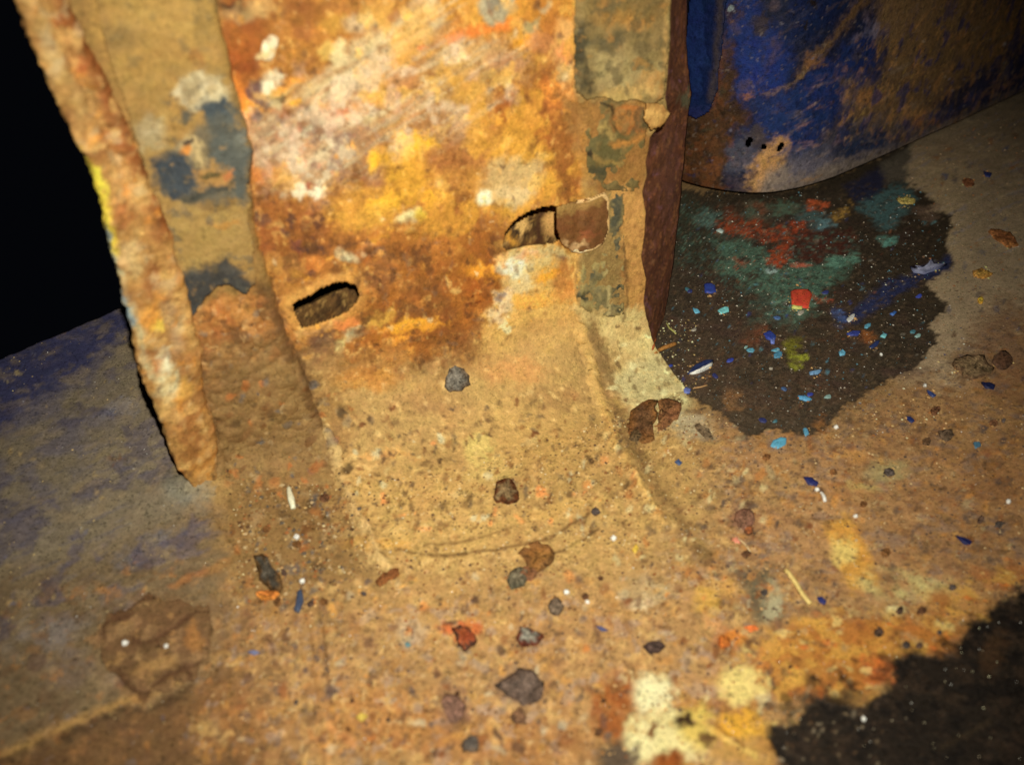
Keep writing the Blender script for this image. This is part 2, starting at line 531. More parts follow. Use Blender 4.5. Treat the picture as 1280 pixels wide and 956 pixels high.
# ------------------------------------------------------------------ floor sheet
E0 = floor_at(0, 452)[:2]
E1 = floor_at(152, 388)[:2]
ED = (E1 - E0) / np.linalg.norm(E1 - E0)
EN = np.array([-ED[1], ED[0]])
NCF, NRF = 860, 480
th = np.radians(np.linspace(-60, 54, NCF))
dirs = np.stack([np.sin(th), np.cos(th)], 1)
den = dirs @ EN
redge = np.where(den > 1e-3, (E0 @ EN) / np.where(np.abs(den) < 1e-3, 1e-3, den), 1e9)
redge = np.where(redge > 0, redge, 1e9)
redge = redge * (1 + 0.004 * perlin(np.stack([th * 90, th * 0, th * 0], 1)) + 0.006 * perlin(np.stack([th * 25, th * 0 + 4, th * 0], 1)))
phi0 = math.atan(0.34)
phi1 = np.arctan(np.minimum(redge, 3.9 * H) / H)
tt = np.linspace(0, 1, NRF)[:, None]
rad = H * np.tan(phi0 + (phi1[None, :] - phi0) * tt)
FV = np.stack([rad * dirs[None, :, 0], rad * dirs[None, :, 1], np.zeros_like(rad)], -1).reshape(-1, 3)

PATCH_A = [(800, 232), (900, 240), (1000, 235), (1080, 205), (1138, 178), (1130, 226), (1166, 245), (1160, 262), (1192, 272), (1182, 290), (1190, 330), (1160, 355), (1182, 386), (1165, 402), (1171, 432), (1140, 462), (1100, 476), (1052, 510), (1032, 541), (1000, 546), (960, 536), (930, 540), (900, 516), (870, 498), (850, 488), (822, 484), (812, 445), (800, 400)]
PATCH_B = [(1340, 715), (1280, 738), (1256, 755), (1212, 785), (1192, 815), (1122, 824), (1112, 860), (1085, 882), (1035, 872), (1005, 880), (990, 905), (958, 918), (985, 956), (1000, 1040), (1420, 1040)]

p = Paint(FV, (150, 114, 70))
p.poly([(-200, 300), (230, 340), (238, 560), (262, 640), (200, 700), (-200, 900)], (90, 77, 58), soft=40)
p.poly([(-300, 500), (120, 465), (150, 540), (60, 650), (-300, 800)], (64, 57, 58), op=.85, soft=40, brk=('mid', -.5, .3))
p.poly([(-300, 420), (0, 440), (160, 380), (168, 418), (112, 468), (60, 500), (0, 545), (-300, 600)], (34, 33, 50), soft=16, warp=1.4)
p.ell(150, 515, 22, 12, (92, 88, 92), op=.7)
p.ell(70, 420, 60, 7, (120, 88, 40), rot=-24, op=.5, brk=('mid', .1, .5))
p.ell(160, 560, 50, 14, (124, 104, 66), rot=-22, op=.6, brk=('fine', -.3, .3))
p.poly([(-200, 760), (100, 700), (262, 640), (302, 705), (252, 850), (40, 930), (-200, 1010)], (92, 74, 50), soft=26)  # lower-left layers darkened: the lamp's vignette put into their colour
p.ell(190, 690, 66, 14, (84, 82, 86), rot=-25, op=.7, brk=('mid2', -.4, .2))
p.ell(60, 800, 50, 16, (98, 88, 80), rot=-20, op=.7, brk=('mid', -.4, .2))
p.ell(90, 850, 30, 14, (92, 74, 60), rot=-20, op=.6)
p.poly([(-200, 1040), (-60, 975), (40, 935), (250, 858), (300, 770), (430, 760), (440, 1040)], (96, 68, 40), soft=14)
p.ell(330, 900, 90, 50, (140, 94, 48), op=.6)
p.poly([(290, 760), (520, 735), (760, 720), (900, 700), (1010, 760), (1000, 1040), (400, 1040)], (174, 130, 76), soft=45)
p.ell(480, 900, 100, 40, (166, 108, 50), op=.7)
p.ell(560, 780, 70, 30, (182, 138, 76), op=.7)
p.ell(700, 800, 60, 40, (170, 124, 72), op=.6)
p.ell(640, 930, 110, 36, (158, 100, 48), op=.6)
p.poly([(860, 520), (1060, 540), (1150, 450), (1400, 360), (1400, 720), (1200, 800), (1000, 730), (900, 690)], (150, 110, 66), soft=40)
p.poly([(1100, 160), (1400, 40), (1400, 420), (1190, 480), (1130, 470)], (106, 88, 64), soft=26)
p.poly([(1140, 210), (1210, 200), (1200, 300), (1180, 360)], (118, 98, 68), op=.6, soft=26)
p.ell(1260, 440, 50, 60, (98, 64, 38), op=.7)
p.ell(1200, 590, 110, 50, (122, 78, 42), op=.6, brk=('big', -.3, .4))
p.ell(1200, 680, 100, 40, (128, 90, 54), op=.5)
p.ell(940, 610, 60, 24, (160, 124, 72), op=.6)
ALLF = [(-200, 380), (260, 380), (420, 500), (860, 500), (1140, 150), (1400, 0), (1400, 1050), (-200, 1050)]
p.rich([(280, 480), (870, 480), (1010, 720), (1000, 1050), (200, 1050), (280, 760)], [((206, 162, 92), 150, .22, .5), ((136, 92, 48), 170, .22, .5), ((188, 130, 56), 210, .32, .5), ((104, 74, 46), 330, .32, .6), ((214, 180, 122), 380, .38, .5), ((156, 132, 112), 200, .25, .5), ((150, 126, 100), 300, .35, .45)], seed=11)
p.rich([(870, 520), (1130, 480), (1400, 300), (1400, 800), (1000, 880), (980, 1050), (900, 1050)], [((160, 114, 60), 140, .2, .5), ((104, 72, 46), 180, .2, .5), ((166, 108, 46), 200, .32, .55), ((84, 62, 46), 340, .32, .6), ((176, 150, 104), 360, .4, .5), ((126, 104, 88), 180, .2, .5), ((96, 80, 74), 280, .35, .4)], seed=17)
p.rich([(-200, 380), (250, 380), (262, 700), (-200, 900)], [((98, 82, 60), 70, .2, .45), ((52, 46, 56), 80, .1, .55), ((74, 62, 48), 240, .3, .4)], seed=23)
p.rich([(-200, 820), (200, 700), (440, 760), (440, 1050), (-200, 1050)], [((124, 86, 48), 130, .2, .5), ((80, 58, 38), 150, .2, .5), ((146, 94, 44), 240, .35, .5), ((96, 88, 84), 170, .4, .4)], seed=29)  # corrosion colours kept dark for the same lower-left vignette
p.poly([(1036, 655), (1062, 645), (1084, 680), (1094, 732), (1064, 744), (1042, 700)], (196, 138, 52), soft=8)
p.ell(1052, 690, 14, 16, (224, 186, 100), op=.8)
p.ell(1130, 732, 60, 17, (178, 158, 96), rot=6, brk=('mid', -.5, .1))
p.ell(1116, 762, 15, 10, (196, 180, 120))
p.ell(1106, 588, 26, 14, (150, 134, 86), op=.7)
p.ell(1076, 612, 20, 8, (176, 150, 84), op=.7)
p.ell(1060, 570, 18, 10, (170, 118, 58), op=.7)
p.poly([(950, 805), (1010, 772), (1110, 768), (1210, 785), (1190, 812), (1112, 832), (1090, 872), (1020, 882), (930, 858)], (172, 106, 40), soft=14)
p.ell(1050, 800, 60, 22, (196, 140, 54), op=.7, brk=('mid', -.3, .3))
p.ell(1190, 760, 50, 22, (176, 120, 50), op=.7)
p.ell(1250, 720, 50, 16, (150, 88, 36), op=.7, brk=('mid2', -.4, .2))
p.ell(1098, 842, 22, 14, (204, 98, 28), op=.8)
p.ell(1000, 840, 30, 14, (200, 150, 60), op=.7)
p.ell(912, 800, 18, 13, (204, 118, 32), op=.9)
p.ell(990, 830, 60, 40, (170, 112, 44), op=.5, brk=('mid', -.2, .3))
p.ell(885, 750, 16, 20, (204, 154, 58), op=.7)
p.ell(890, 785, 12, 10, (205, 140, 80), op=.6)
p.ell(912, 735, 14, 12, (206, 152, 66), op=.6)
p.poly([(928, 708), (960, 712), (978, 750), (986, 776), (944, 778), (932, 742)], (104, 90, 64), soft=8)
p.ell(966, 754, 15, 22, (176, 162, 120), op=.8)
p.ell(806, 738, 30, 16, (182, 158, 112), op=.6)
p.ell(800, 752, 12, 6, (220, 190, 140), op=.8)
p.poly([(752, 850), (800, 842), (806, 890), (770, 935), (735, 905)], (150, 84, 34), soft=10, warp=1.5)
p.ell(890, 850, 40, 14, (190, 140, 86), op=.7)
p.ell(880, 866, 28, 12, (176, 140, 110), op=.6)
p.ell(966, 856, 7, 6, (60, 42, 34))
p.ell(1022, 874, 28, 14, (84, 68, 48))
p.ell(1060, 868, 30, 10, (120, 96, 48), op=.7)
p.ell(964, 928, 18, 14, (58, 44, 36))
p.ell(650, 858, 36, 26, (120, 94, 76), op=.6)
p.ell(568, 885, 20, 26, (124, 90, 70), op=.7)
p.ell(575, 785, 26, 10, (196, 92, 40), op=.85)
p.ell(515, 790, 20, 22, (190, 164, 130), op=.6, brk=('fine', -.4, .2))
p.line([(382, 760), (395, 850), (408, 960)], 4, (112, 76, 40), op=.7, warp=.3, h=-.0002)
p.line([(398, 760), (410, 840), (418, 900)], 4, (98, 66, 36), op=.7, warp=.3, h=-.0002)
p.line([(385, 765), (400, 850), (410, 955)], 9, (182, 128, 70), op=.4, warp=.3)
p.line([(412, 905), (440, 930)], 8, (205, 130, 70), op=.5)
# the lapped edge of the left sheet, its painted highlight and shadow line, and its scaled patch
p.line([(0, 948), (120, 893), (195, 866), (225, 852)], 9, (152, 112, 58), op=.7, warp=.5)
p.line([(-40, 972), (60, 930), (150, 893), (220, 872), (236, 858)], 8, (56, 39, 23), op=.85, warp=.8, brk=('mid', -.6, -.1))
p.line([(216, 736), (262, 714), (292, 697)], 7, (146, 92, 44), op=.7, warp=.7)
p.ell(200, 806, 66, 50, (120, 88, 52), rot=-20, op=.7)
p.line([(132, 800), (138, 782), (150, 770), (192, 752)], 5, (76, 52, 34), op=.8, warp=.8)
p.line([(172, 800), (202, 801), (232, 778), (254, 764), (262, 786)], 6, (80, 52, 29), op=.85, warp=.8)
p.line([(154, 850), (178, 868), (200, 856), (214, 848)], 7, (72, 46, 28), op=.85, warp=.8)
p.line([(262, 790), (250, 825), (228, 842)], 8, (92, 62, 32), op=.7, warp=.8)
p.ell(205, 835, 30, 9, (146, 104, 48), rot=-20, op=.6)
p.ell(48, 830, 12, 10, (78, 58, 48), op=.6)
p.ell(145, 576, 9, 5, (84, 56, 36), op=.7)
p.mottle('mid', .2, .8, (150, 100, 50), op=.45, box=(400, 720, 1340, 960))
p.mottle('mid2', .25, .8, (190, 140, 78), op=.4, box=(400, 720, 1000, 960))
p.mottle('fine', .25, .7, (110, 76, 44), op=.5, box=(-200, 700, 1000, 1000))
p.mottle('fine2', .3, .7, (196, 150, 90), op=.35, box=(300, 720, 1000, 1000))
p.mottle('mid', .2, .7, (70, 60, 56), op=.5, box=(-300, 380, 290, 900))
p.mottle('mid2', .25, .7, (108, 88, 60), op=.4, box=(-300, 400, 290, 960))
p.mottle('fine', .2, .7, (108, 76, 46), op=.5, box=(860, 480, 1400, 800))
p.mottle('mid2', .2, .7, (150, 100, 50), op=.5, box=(900, 500, 1400, 800))
p.mottle('mid', .3, .7, (128, 104, 74), op=.4, box=(1100, 60, 1400, 480))
p.mottle('fine', .35, .7, (88, 70, 50), op=.5, box=(1100, 60, 1400, 480))
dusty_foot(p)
p.scatter((300, 720, 1000, 950), 330, 1.8, 7, [(104, 70, 44), (120, 84, 56), (92, 74, 64), (130, 78, 40), (86, 60, 44)], seed=8)
p.scatter((400, 720, 980, 940), 150, 2, 8, [(198, 156, 92), (212, 150, 66), (188, 168, 128), (210, 126, 52)], seed=9, op=.7)
p.scatter((860, 520, 1280, 760), 260, 1.4, 5, [(84, 58, 38), (98, 76, 56), (120, 72, 38), (72, 60, 54)], seed=10)
p.scatter((900, 540, 1280, 760), 110, 1.5, 6, [(170, 118, 54), (158, 138, 96), (182, 120, 50)], seed=11, op=.7)
p.scatter((1130, 160, 1280, 480), 170, 1, 3.4, [(76, 54, 36), (66, 56, 50), (98, 64, 34), (60, 58, 66)], seed=12, poly=[(1160, 190), (1290, 130), (1290, 490), (1140, 480), (1190, 330)])
p.scatter((0, 420, 260, 900), 90, 1.5, 4, [(80, 66, 52), (140, 112, 66), (78, 74, 84)], seed=13, op=.6)
p.ell(1215, 459, 28, 16, (78, 58, 38), rot=4, op=.5)
p.ell(930, 648, 17, 15, (116, 80, 58), op=.85)
p.ell(880, 545, 16, 7, (118, 100, 74), rot=38, op=.8)
p.ell(862, 530, 26, 16, (156, 144, 112), op=.7)
p.scatter((1130, 470, 1260, 640), 12, 3, 9, [(96, 62, 36), (110, 78, 48)], seed=71, op=.7)
p.streak([(0, 560), (250, 560), (280, 700), (0, 800)], -24, [(66, 63, 74), (104, 88, 64)], ln=60, wd=10, op=.35, thr=.2, soft=20)
p.streak([(1130, 190), (1290, 120), (1290, 330), (1180, 300)], -22, [(84, 78, 80), (120, 100, 72)], ln=40, wd=5, op=.45, thr=.2, soft=16)
p.contrast()
# the bare dark patch under the blue wall, with what was spilt on it
hA = len(p.h)
hsave = p.h.copy()
p.poly(PATCH_A, (46, 37, 26), soft=1.5, warp=.75)
p.mottle('fine', .1, .6, (66, 50, 32), op=.6, box=(805, 380, 1120, 545))
p.mottle('mid', .0, .6, (54, 38, 30), op=.7, box=(820, 240, 1180, 520))
p.poly([(830, 480), (900, 505), (980, 520), (1010, 540), (930, 545), (860, 500)], (80, 64, 46), op=.6, soft=14, brk=('mid', -.4, .4))
p.poly([(838, 244), (900, 250), (905, 300), (870, 330), (836, 330)], (48, 50, 36), op=.8, soft=10, warp=.7, brk=('mid', -.6, .1))
p.poly([(888, 296), (940, 303), (985, 330), (1030, 322), (1062, 312), (1072, 334), (1036, 352), (1030, 384), (996, 402), (962, 378), (930, 356), (900, 340)], (60, 80, 62), op=.92, soft=6, warp=1.2, brk=('mid2', -.55, -.25), h=.0002)
p.poly([(940, 372), (1000, 392), (990, 412), (940, 402)], (60, 72, 58), op=.6, soft=10)
p.ell(882, 272, 12, 9, (74, 96, 84), op=.8)
p.ell(945, 262, 16, 11, (62, 74, 58), op=.8)
p.ell(982, 260, 18, 9, (62, 78, 60), op=.8)
p.ell(1010, 270, 16, 9, (58, 78, 72), op=.7)
p.ell(1030, 280, 12, 8, (78, 104, 102), op=.8)
p.poly([(1070, 255), (1090, 238), (1128, 228), (1145, 240), (1138, 262), (1110, 288), (1094, 282), (1080, 268)], (50, 70, 66), op=.9, soft=5, warp=.7)
p.poly([(1094, 296), (1125, 295), (1122, 303), (1106, 309)], (72, 108, 92), op=1, soft=2, warp=.4)
p.poly([(1045, 320), (1070, 312), (1078, 326), (1050, 336), (1030, 330)], (72, 102, 82), op=.9, soft=3, warp=.6)
p.poly([(888, 277), (945, 272), (960, 288), (1010, 276), (1014, 290), (990, 305), (992, 322), (980, 336), (958, 330), (962, 312), (978, 302), (940, 296), (892, 290)], (124, 48, 18), op=.95, soft=2, warp=.9, brk=('fine', -.7, -.35), h=.0003)
p.poly([(900, 262), (950, 255), (960, 285), (905, 290)], (92, 42, 20), op=.7, soft=8, brk=('mid2', -.4, .2))
p.ell(1020, 258, 11, 7, (156, 58, 22), op=.95, soft=.2)
p.poly([(990, 292), (1060, 285), (1070, 312), (1000, 328)], (58, 28, 19), op=.9, soft=6)
p.ell(928, 326, 9, 5, (128, 52, 24), op=.8)
p.ell(1000, 331, 12, 3, (166, 70, 46), op=.9, soft=.2, warp=.2)
p.ell(965, 338, 8, 4, (128, 168, 150), op=.9, soft=.2, warp=.2)
p.ell(1050, 265, 10, 6, (150, 100, 40), op=.8, rot=-30)
p.poly([(1048, 402), (1078, 378), (1100, 352), (1150, 336), (1188, 318), (1186, 340), (1130, 362), (1090, 390), (1060, 410)], (30, 34, 58), op=.95, soft=5, warp=.6)
p.poly([(1056, 232), (1105, 206), (1112, 226), (1090, 248), (1068, 252)], (24, 24, 38), op=.95, soft=5, warp=.4)
p.poly([(1100, 205), (1140, 180), (1134, 222), (1108, 228)], (66, 58, 46), op=.9, soft=5, warp=.4)
p.ell(1162, 262, 16, 10, (86, 66, 50), op=.6)
p.ell(994, 437, 10, 18, (92, 86, 20), op=.85, soft=.3)
p.ell(996, 447, 9, 6, (128, 128, 34), op=.85)
p.ell(945, 418, 12, 12, (104, 54, 30), op=.6)
p.ell(1082, 418, 10, 7, (122, 68, 28), op=.8)
p.ell(1030, 375, 14, 3, (126, 54, 30), rot=10, op=.8)
p.ell(1052, 396, 8, 10, (54, 70, 106), op=.8)
p.ell(917, 497, 12, 12, (130, 90, 50), op=.7)
p.ell(1030, 530, 6, 12, (132, 84, 38), op=.7)
p.scatter((830, 250, 1180, 530), 300, .8, 2.0, [(100, 88, 72), (92, 78, 62), (74, 116, 120), (108, 60, 34), (50, 58, 90), (120, 110, 94)], seed=20, op=.7, warp=.2, poly=PATCH_A)
p.scatter((830, 330, 1100, 530), 34, 1.2, 2.6, [(76, 128, 140), (56, 88, 104), (40, 48, 96)], seed=21, op=.8, warp=.2, poly=PATCH_A)
PAI = [(835, 250), (1130, 220), (1175, 300), (1160, 440), (1030, 530), (900, 505), (835, 470)]
p.rich(PAI, [((36, 27, 20), 260, .15, .6), ((70, 54, 36), 380, .25, .6), ((92, 72, 52), 700, .4, .5)], seed=37, soft=6)
p.rich([(840, 250), (1075, 300), (1030, 390), (960, 400), (850, 330)], [((44, 60, 50), 300, .1, .6), ((84, 108, 86), 420, .3, .5), ((40, 28, 20), 240, .3, .7)], seed=39, soft=6)
p.rich([(840, 360), (1100, 400), (1040, 530), (850, 490)], [((64, 48, 34), 140, .0, .6), ((78, 50, 30), 240, .35, .5)], seed=41, soft=14)
p.rich([(930, 800), (1010, 760), (1120, 760), (1260, 700), (1300, 740), (1200, 815), (1120, 830), (1090, 885), (1000, 900), (960, 960), (860, 960), (850, 880), (900, 840)], [((206, 152, 60), 120, .05, .6), ((150, 88, 36), 130, .15, .6), ((222, 190, 110), 170, .3, .6), ((96, 70, 46), 190, .3, .65), ((210, 110, 34), 200, .42, .7), ((168, 140, 92), 240, .35, .5)], seed=83, soft=12)
cream2(p)
p.poly(PATCH_B, (60, 42, 26), op=.7, soft=16, warp=1.6)
p.poly(PATCH_B, (34, 26, 19), soft=5, warp=1.2)
p.mottle('mid', .2, .7, (44, 33, 24), op=.6, box=(960, 750, 1420, 1040))
p.mottle('fine2', .3, .7, (58, 44, 32), op=.5, box=(980, 780, 1420, 1040))
p.rich([(950, 870), (1120, 810), (1300, 720), (1400, 1050), (970, 1050)], [((52, 38, 26), 130, .15, .6), ((16, 12, 11), 170, .1, .6), ((64, 48, 34), 420, .3, .5)], seed=43, soft=6)
p.ell(1245, 815, 14, 30, (70, 46, 24), op=.5, rot=20)
p.line([(1180, 930), (1240, 900)], 6, (60, 46, 30), op=.5)
p.scatter((960, 880, 1110, 956), 70, 1, 3, [(110, 90, 64), (150, 130, 100), (86, 62, 40)], seed=23, warp=.2)

p.ell(256, 606, 34, 22, (150, 118, 66), op=.7); p.ell(236, 616, 26, 20, (112, 106, 88), op=.7); p.ell(275, 596, 18, 10, (136, 92, 46), op=.7, brk=('fine', -.3, .3))
dA = sdf_poly(p.x + .75 * (p.wx - p.x), p.y + .75 * (p.wy - p.y), PATCH_A)
dB = sdf_poly(p.x + 1.2 * (p.wx - p.x), p.y + 1.2 * (p.wy - p.y), PATCH_B)
hz = .00022 * p.mid + .00010 * p.fine + .0003 * p.big + p.h
inA, inB = sm(2.5, -2.5, dA), sm(3, -3, dB)
p.c = p.c * (1 - .35 * sm(420, 0, p.x) * sm(560, 900, p.y))[:, None] if False else p.c
hz = hz * (1 - .55 * np.maximum(inA, inB)) - .00045 * inA - .0006 * inB
foot = [(380, 500), (425, 600), (472, 700), (520, 714), (640, 698), (735, 655), (800, 610), (760, 490)]
hz += .0011 * sm(10, -8, sdf_poly(p.wx, p.wy, foot))
q_ = floor_at(258, 607)
hz += .0042 * np.exp(-(((FV[:, 0] - q_[0]) / .011) ** 2 + ((FV[:, 1] - q_[1]) / .009) ** 2)) * (1 + .5 * p.mid + .3 * p.fine)
lapped = [(-400, 300), (240, 340), (262, 640), (300, 696), (262, 800), (228, 862), (-60, 980), (-400, 1120)]
hz += .0012 * sm(4, -4, sdf_poly(p.x + .6 * (p.wx - p.x), p.y + .6 * (p.wy - p.y), lapped))
FVd = FV.copy()
FVd[:, 2] += hz
cols = p.c
# skirt: the turned-down back edge
back = np.arange((NRF - 1) * NCF, NRF * NCF)
FVd = np.concatenate([FVd, FVd[back] + np.array([0.0005, 0.0005, -0.004])])
cols = np.concatenate([cols, cols[back]])
fa = grid_faces(NRF + 1, NCF)
fcA = dA[np.minimum(fa, len(dA) - 1)].mean(1) < 0
fcB = (dB[np.minimum(fa, len(dB) - 1)].mean(1) < 0) & ~fcA
FLOOR_BVH = BVHTree.FromPolygons([Vector(v) for v in FVd[::1].tolist()], fa.tolist())
v_, f_, c_ = compact(FVd, fa[~fcA & ~fcB], cols)
floor = mesh_obj('floor', v_, f_, M_DUST, c_)
tag(floor, kind='structure')
for msk in (fcA, fcB):
    v_, f_, c_ = compact(FVd, fa[msk], cols)
    o = mesh_obj('dark_patch', v_, f_, M_BARE, c_, parent=floor)

# ------------------------------------------------------------------ rusty upright post
post = thing('steel_post', 'tall rusty sheet steel post with two slots and grey strips rising from the floor', 'post', tuple(BL + DV * .08))
Lpx = [(8, -140), (28, -60), (50, 0), (143, 200), (190, 340), (202, 400), (224, 500), (256, 585), (262, 606)]
Rpx = [(846, -140), (838, -60), (833, 0), (831, 60), (827, 120), (830, 138), (822, 150), (808, 168), (806, 184), (803, 200), (804, 216), (798, 236), (802, 262), (800, 290), (797, 318), (803, 345), (800, 372), (805, 400), (806, 425), (812, 442), (814, 452)]
Lsz = np.array([face_at(*q) for q in Lpx]); Rsz = np.array([face_at(*q) for q in Rpx])
ZTOP = 1.06 * H
def edge_s(tab, z):
    o = np.argsort(tab[:, 1])
    return np.interp(z, tab[o, 1], tab[o, 0])
SLOTS = [[(364, 380), (370, 374), (385, 368), (401, 358), (415, 352), (430, 350), (444, 355), (449, 366), (446, 376), (434, 388), (418, 396), (402, 402), (384, 408), (376, 409), (368, 392)],
         [(627, 308), (630, 290), (637, 279), (647, 270), (660, 263), (674, 258), (691, 256), (704, 258), (708, 275), (704, 296), (692, 303), (676, 305), (660, 307), (645, 310), (632, 312)]]
N1, N2, N3, NCP = 330, 100, 14, 470
cu = np.linspace(0, 1, NCP)
Rf = H * (0.055 + 0.11 * sm(.12, .4, cu) - 0.06 * sm(.72, .95, cu))
PV = np.zeros((N1 + N2 + N3, NCP, 3)); PN = np.zeros_like(PV)
for j in range(N1 + N2 + N3):
    if j < N1:
        z = ZTOP + (Rf - ZTOP) * (j / N1); h = np.zeros(NCP); a = np.zeros(NCP)
    elif j < N1 + N2:
        a = np.full(NCP, (j - N1) / (N2 - 1) * math.pi / 2)
        z = Rf * (1 - np.sin(a)); h = Rf * (1 - np.cos(a))
    else:
        a = np.full(NCP, math.pi / 2); z = np.zeros(NCP) - .00004 * (j - N1 - N2) ** 2
        h = Rf + (j - N1 - N2 + 1) * .0006
    s = edge_s(Lsz, z) * (1 - cu) + edge_s(Rsz, z) * cu
    PV[j] = BL + s[:, None] * DV + h[:, None] * NV + z[:, None] * ZV
    PN[j] = np.cos(a)[:, None] * NV + np.sin(a)[:, None] * ZV
PV = PV.reshape(-1, 3); PN = PN.reshape(-1, 3)

LSTRIP = [(20, -160), (252, -160), (262, -30), (266, 20), (288, 110), (311, 185), (308, 240), (316, 300), (332, 350), (346, 400), (388, 500), (408, 560), (300, 640), (180, 560), (40, 100)]
RSTRIP = [(718, -160), (718, 0), (720, 120), (728, 190), (722, 300), (720, 390), (738, 440), (760, 490), (790, 560), (860, 600), (900, 460), (860, -160)]

def paint_face(p):
    P = p.poly; E = p.ell; Ln = p.line
    p.mottle('big', -.1, .5, (182, 122, 46), op=.8)
    p.mottle('mid', .1, .6, (138, 78, 26), op=.6)
    p.rich([(250, -100), (720, -100), (726, 430), (560, 470), (300, 470)], [((196, 124, 36), 130, .3, .5), ((108, 60, 22), 150, .22, .6), ((222, 156, 60), 230, .36, .55), ((96, 60, 34), 300, .36, .6), ((206, 168, 106), 340, .42, .5), ((150, 110, 80), 260, .42, .4)], seed=3)
    # upper left rust
    P([(255, -60), (345, -60), (340, 60), (320, 90), (300, 150), (275, 60)], (146, 76, 24), op=.85, soft=12)
    E(292, 8, 24, 8, (78, 44, 22)); E(306, 16, 10, 8, (56, 32, 24))
    E(300, 20, 30, 10, (176, 138, 84), op=.6); E(330, 12, 30, 14, (196, 152, 84), op=.6)
    E(285, 80, 26, 18, (136, 66, 18), op=.8); E(300, 60, 20, 16, (170, 92, 26), op=.6)
    E(385, 8, 30, 12, (132, 74, 26), op=.7); E(400, 40, 40, 26, (172, 108, 34), op=.7); E(425, 28, 24, 14, (196, 142, 48), op=.6)
    E(370, 20, 20, 14, (140, 80, 30), op=.6); E(378, 36, 14, 10, (158, 92, 42), op=.6)
    E(355, 85, 26, 26, (166, 104, 34), op=.7)
    E(448, 26, 18, 14, (200, 168, 120), op=.8)
    # orange along the strip edge
    Ln([(292, 100), (308, 140), (318, 180), (322, 215)], 16, (206, 116, 28), op=.9)
    E(305, 138, 10, 20, (226, 134, 32), op=.8)
    # pale scraped band running up to the right
    P([(372, 112), (420, 70), (500, 20), (548, -40), (600, -60), (570, 20), (520, 60), (455, 105), (420, 150), (370, 150)], (204, 172, 116), soft=10, warp=1.1)
    P([(320, 150), (380, 120), (450, 110), (470, 130), (440, 190), (400, 240), (340, 230), (316, 190)], (170, 134, 92), soft=16, warp=1.3)
    P([(400, 130), (500, 72), (570, 32), (580, 60), (500, 110), (450, 150), (410, 160)], (190, 132, 76), soft=12, warp=1.1)
    Ln([(395, 120), (440, 84), (500, 36), (545, 0)], 7, (224, 198, 142), op=.7)
    Ln([(430, 95), (500, 60), (560, 26)], 5, (186, 164, 122), op=.6)
    Ln([(450, 140), (500, 108), (560, 76)], 8, (196, 128, 66), op=.6)
    Ln([(445, 152), (480, 138), (510, 120)], 8, (228, 206, 152), op=.85, brk=('fine', -.6, .2))
    E(424, 66, 12, 16, (226, 204, 140), op=.8); E(405, 60, 10, 10, (218, 176, 84), op=.7)
    E(470, 150, 20, 8, (210, 180, 120), op=.7)
    E(425, 140, 10, 6, (206, 104, 62), op=.6); E(415, 148, 5, 4, (196, 84, 50), op=.6)
    E(440, 143, 6, 4, (220, 120, 60), op=.7)
    E(338, 103, 13, 12, (224, 206, 160)); E(350, 112, 20, 6, (210, 170, 96), rot=-25)
    E(360, 105, 18, 5, (230, 150, 48), rot=-25, op=.9)
    E(320, 115, 12, 12, (96, 70, 66), op=.85); E(333, 125, 9, 7, (92, 72, 66), op=.8); E(324, 143, 8, 9, (112, 92, 84), op=.8)
    E(350, 120, 8, 5, (86, 66, 40), op=.8); E(352, 136, 16, 9, (152, 82, 28), op=.8)
    E(365, 124, 8, 4, (232, 160, 40), op=.8); E(345, 126, 8, 6, (200, 176, 120), op=.7)
    E(335, 60, 7, 14, (250, 226, 176), rot=24, soft=.25, warp=.3, h=.0006); E(326, 69, 9, 4, (236, 200, 132), rot=-25, warp=.3)
    # grey and pink scrape
    E(370, 175, 50, 30, (168, 136, 98), op=.6); E(410, 200, 40, 26, (182, 150, 108), op=.6, brk=('fine', -.5, .4))
    E(440, 165, 34, 20, (150, 112, 78), op=.6); E(350, 190, 30, 30, (164, 122, 84), op=.5)
    Ln([(330, 170), (380, 158), (440, 150)], 6, (198, 176, 132), op=.6, brk=('fine', -.4, .3))
    E(375, 183, 10, 5, (206, 120, 74), op=.6); E(350, 175, 8, 6, (196, 112, 66), op=.5)
    E(470, 215, 24, 26, (156, 104, 62), op=.7)
    # tan field right of the scrape
    P([(520, 70), (590, 45), (660, 50), (640, 110), (610, 150), (560, 180), (500, 190), (480, 160), (530, 110)], (184, 132, 66), soft=20, warp=1.3)
    E(570, 85, 40, 26, (196, 148, 76), op=.6); E(615, 70, 26, 20, (192, 150, 92), op=.6); E(630, 80, 22, 18, (186, 126, 82), op=.6)
    Ln([(622, 66), (620, 84), (600, 110), (585, 132), (560, 165)], 3, (126, 86, 48), op=.6)
    Ln([(612, 90), (580, 130), (545, 172)], 7, (206, 168, 92), op=.55)
    E(536, 100, 12, 5, (220, 190, 130), op=.7); E(555, 122, 18, 12, (180, 134, 60), op=.6)
    E(560, 145, 24, 10, (204, 160, 80), op=.6); E(535, 150, 22, 22, (158, 98, 56), op=.6)
    E(628, 100, 9, 6, (230, 196, 116), op=.9)
    # orange upper middle
    P([(540, -80), (720, -80), (718, 60), (660, 60), (620, 36), (560, 48)], (192, 122, 36), soft=12)
    Ln([(560, 50), (590, 38), (640, 26)], 10, (226, 118, 34), op=.8); E(525, 55, 9, 6, (226, 120, 46), op=.8)
    E(580, 12, 26, 16, (210, 148, 50), op=.7); E(618, 6, 22, 16, (172, 152, 112), soft=.3); E(618, 2, 10, 8, (130, 116, 92), op=.8)
    E(663, 34, 12, 7, (168, 142, 84)); E(676, 14, 8, 6, (190, 160, 110), op=.8)
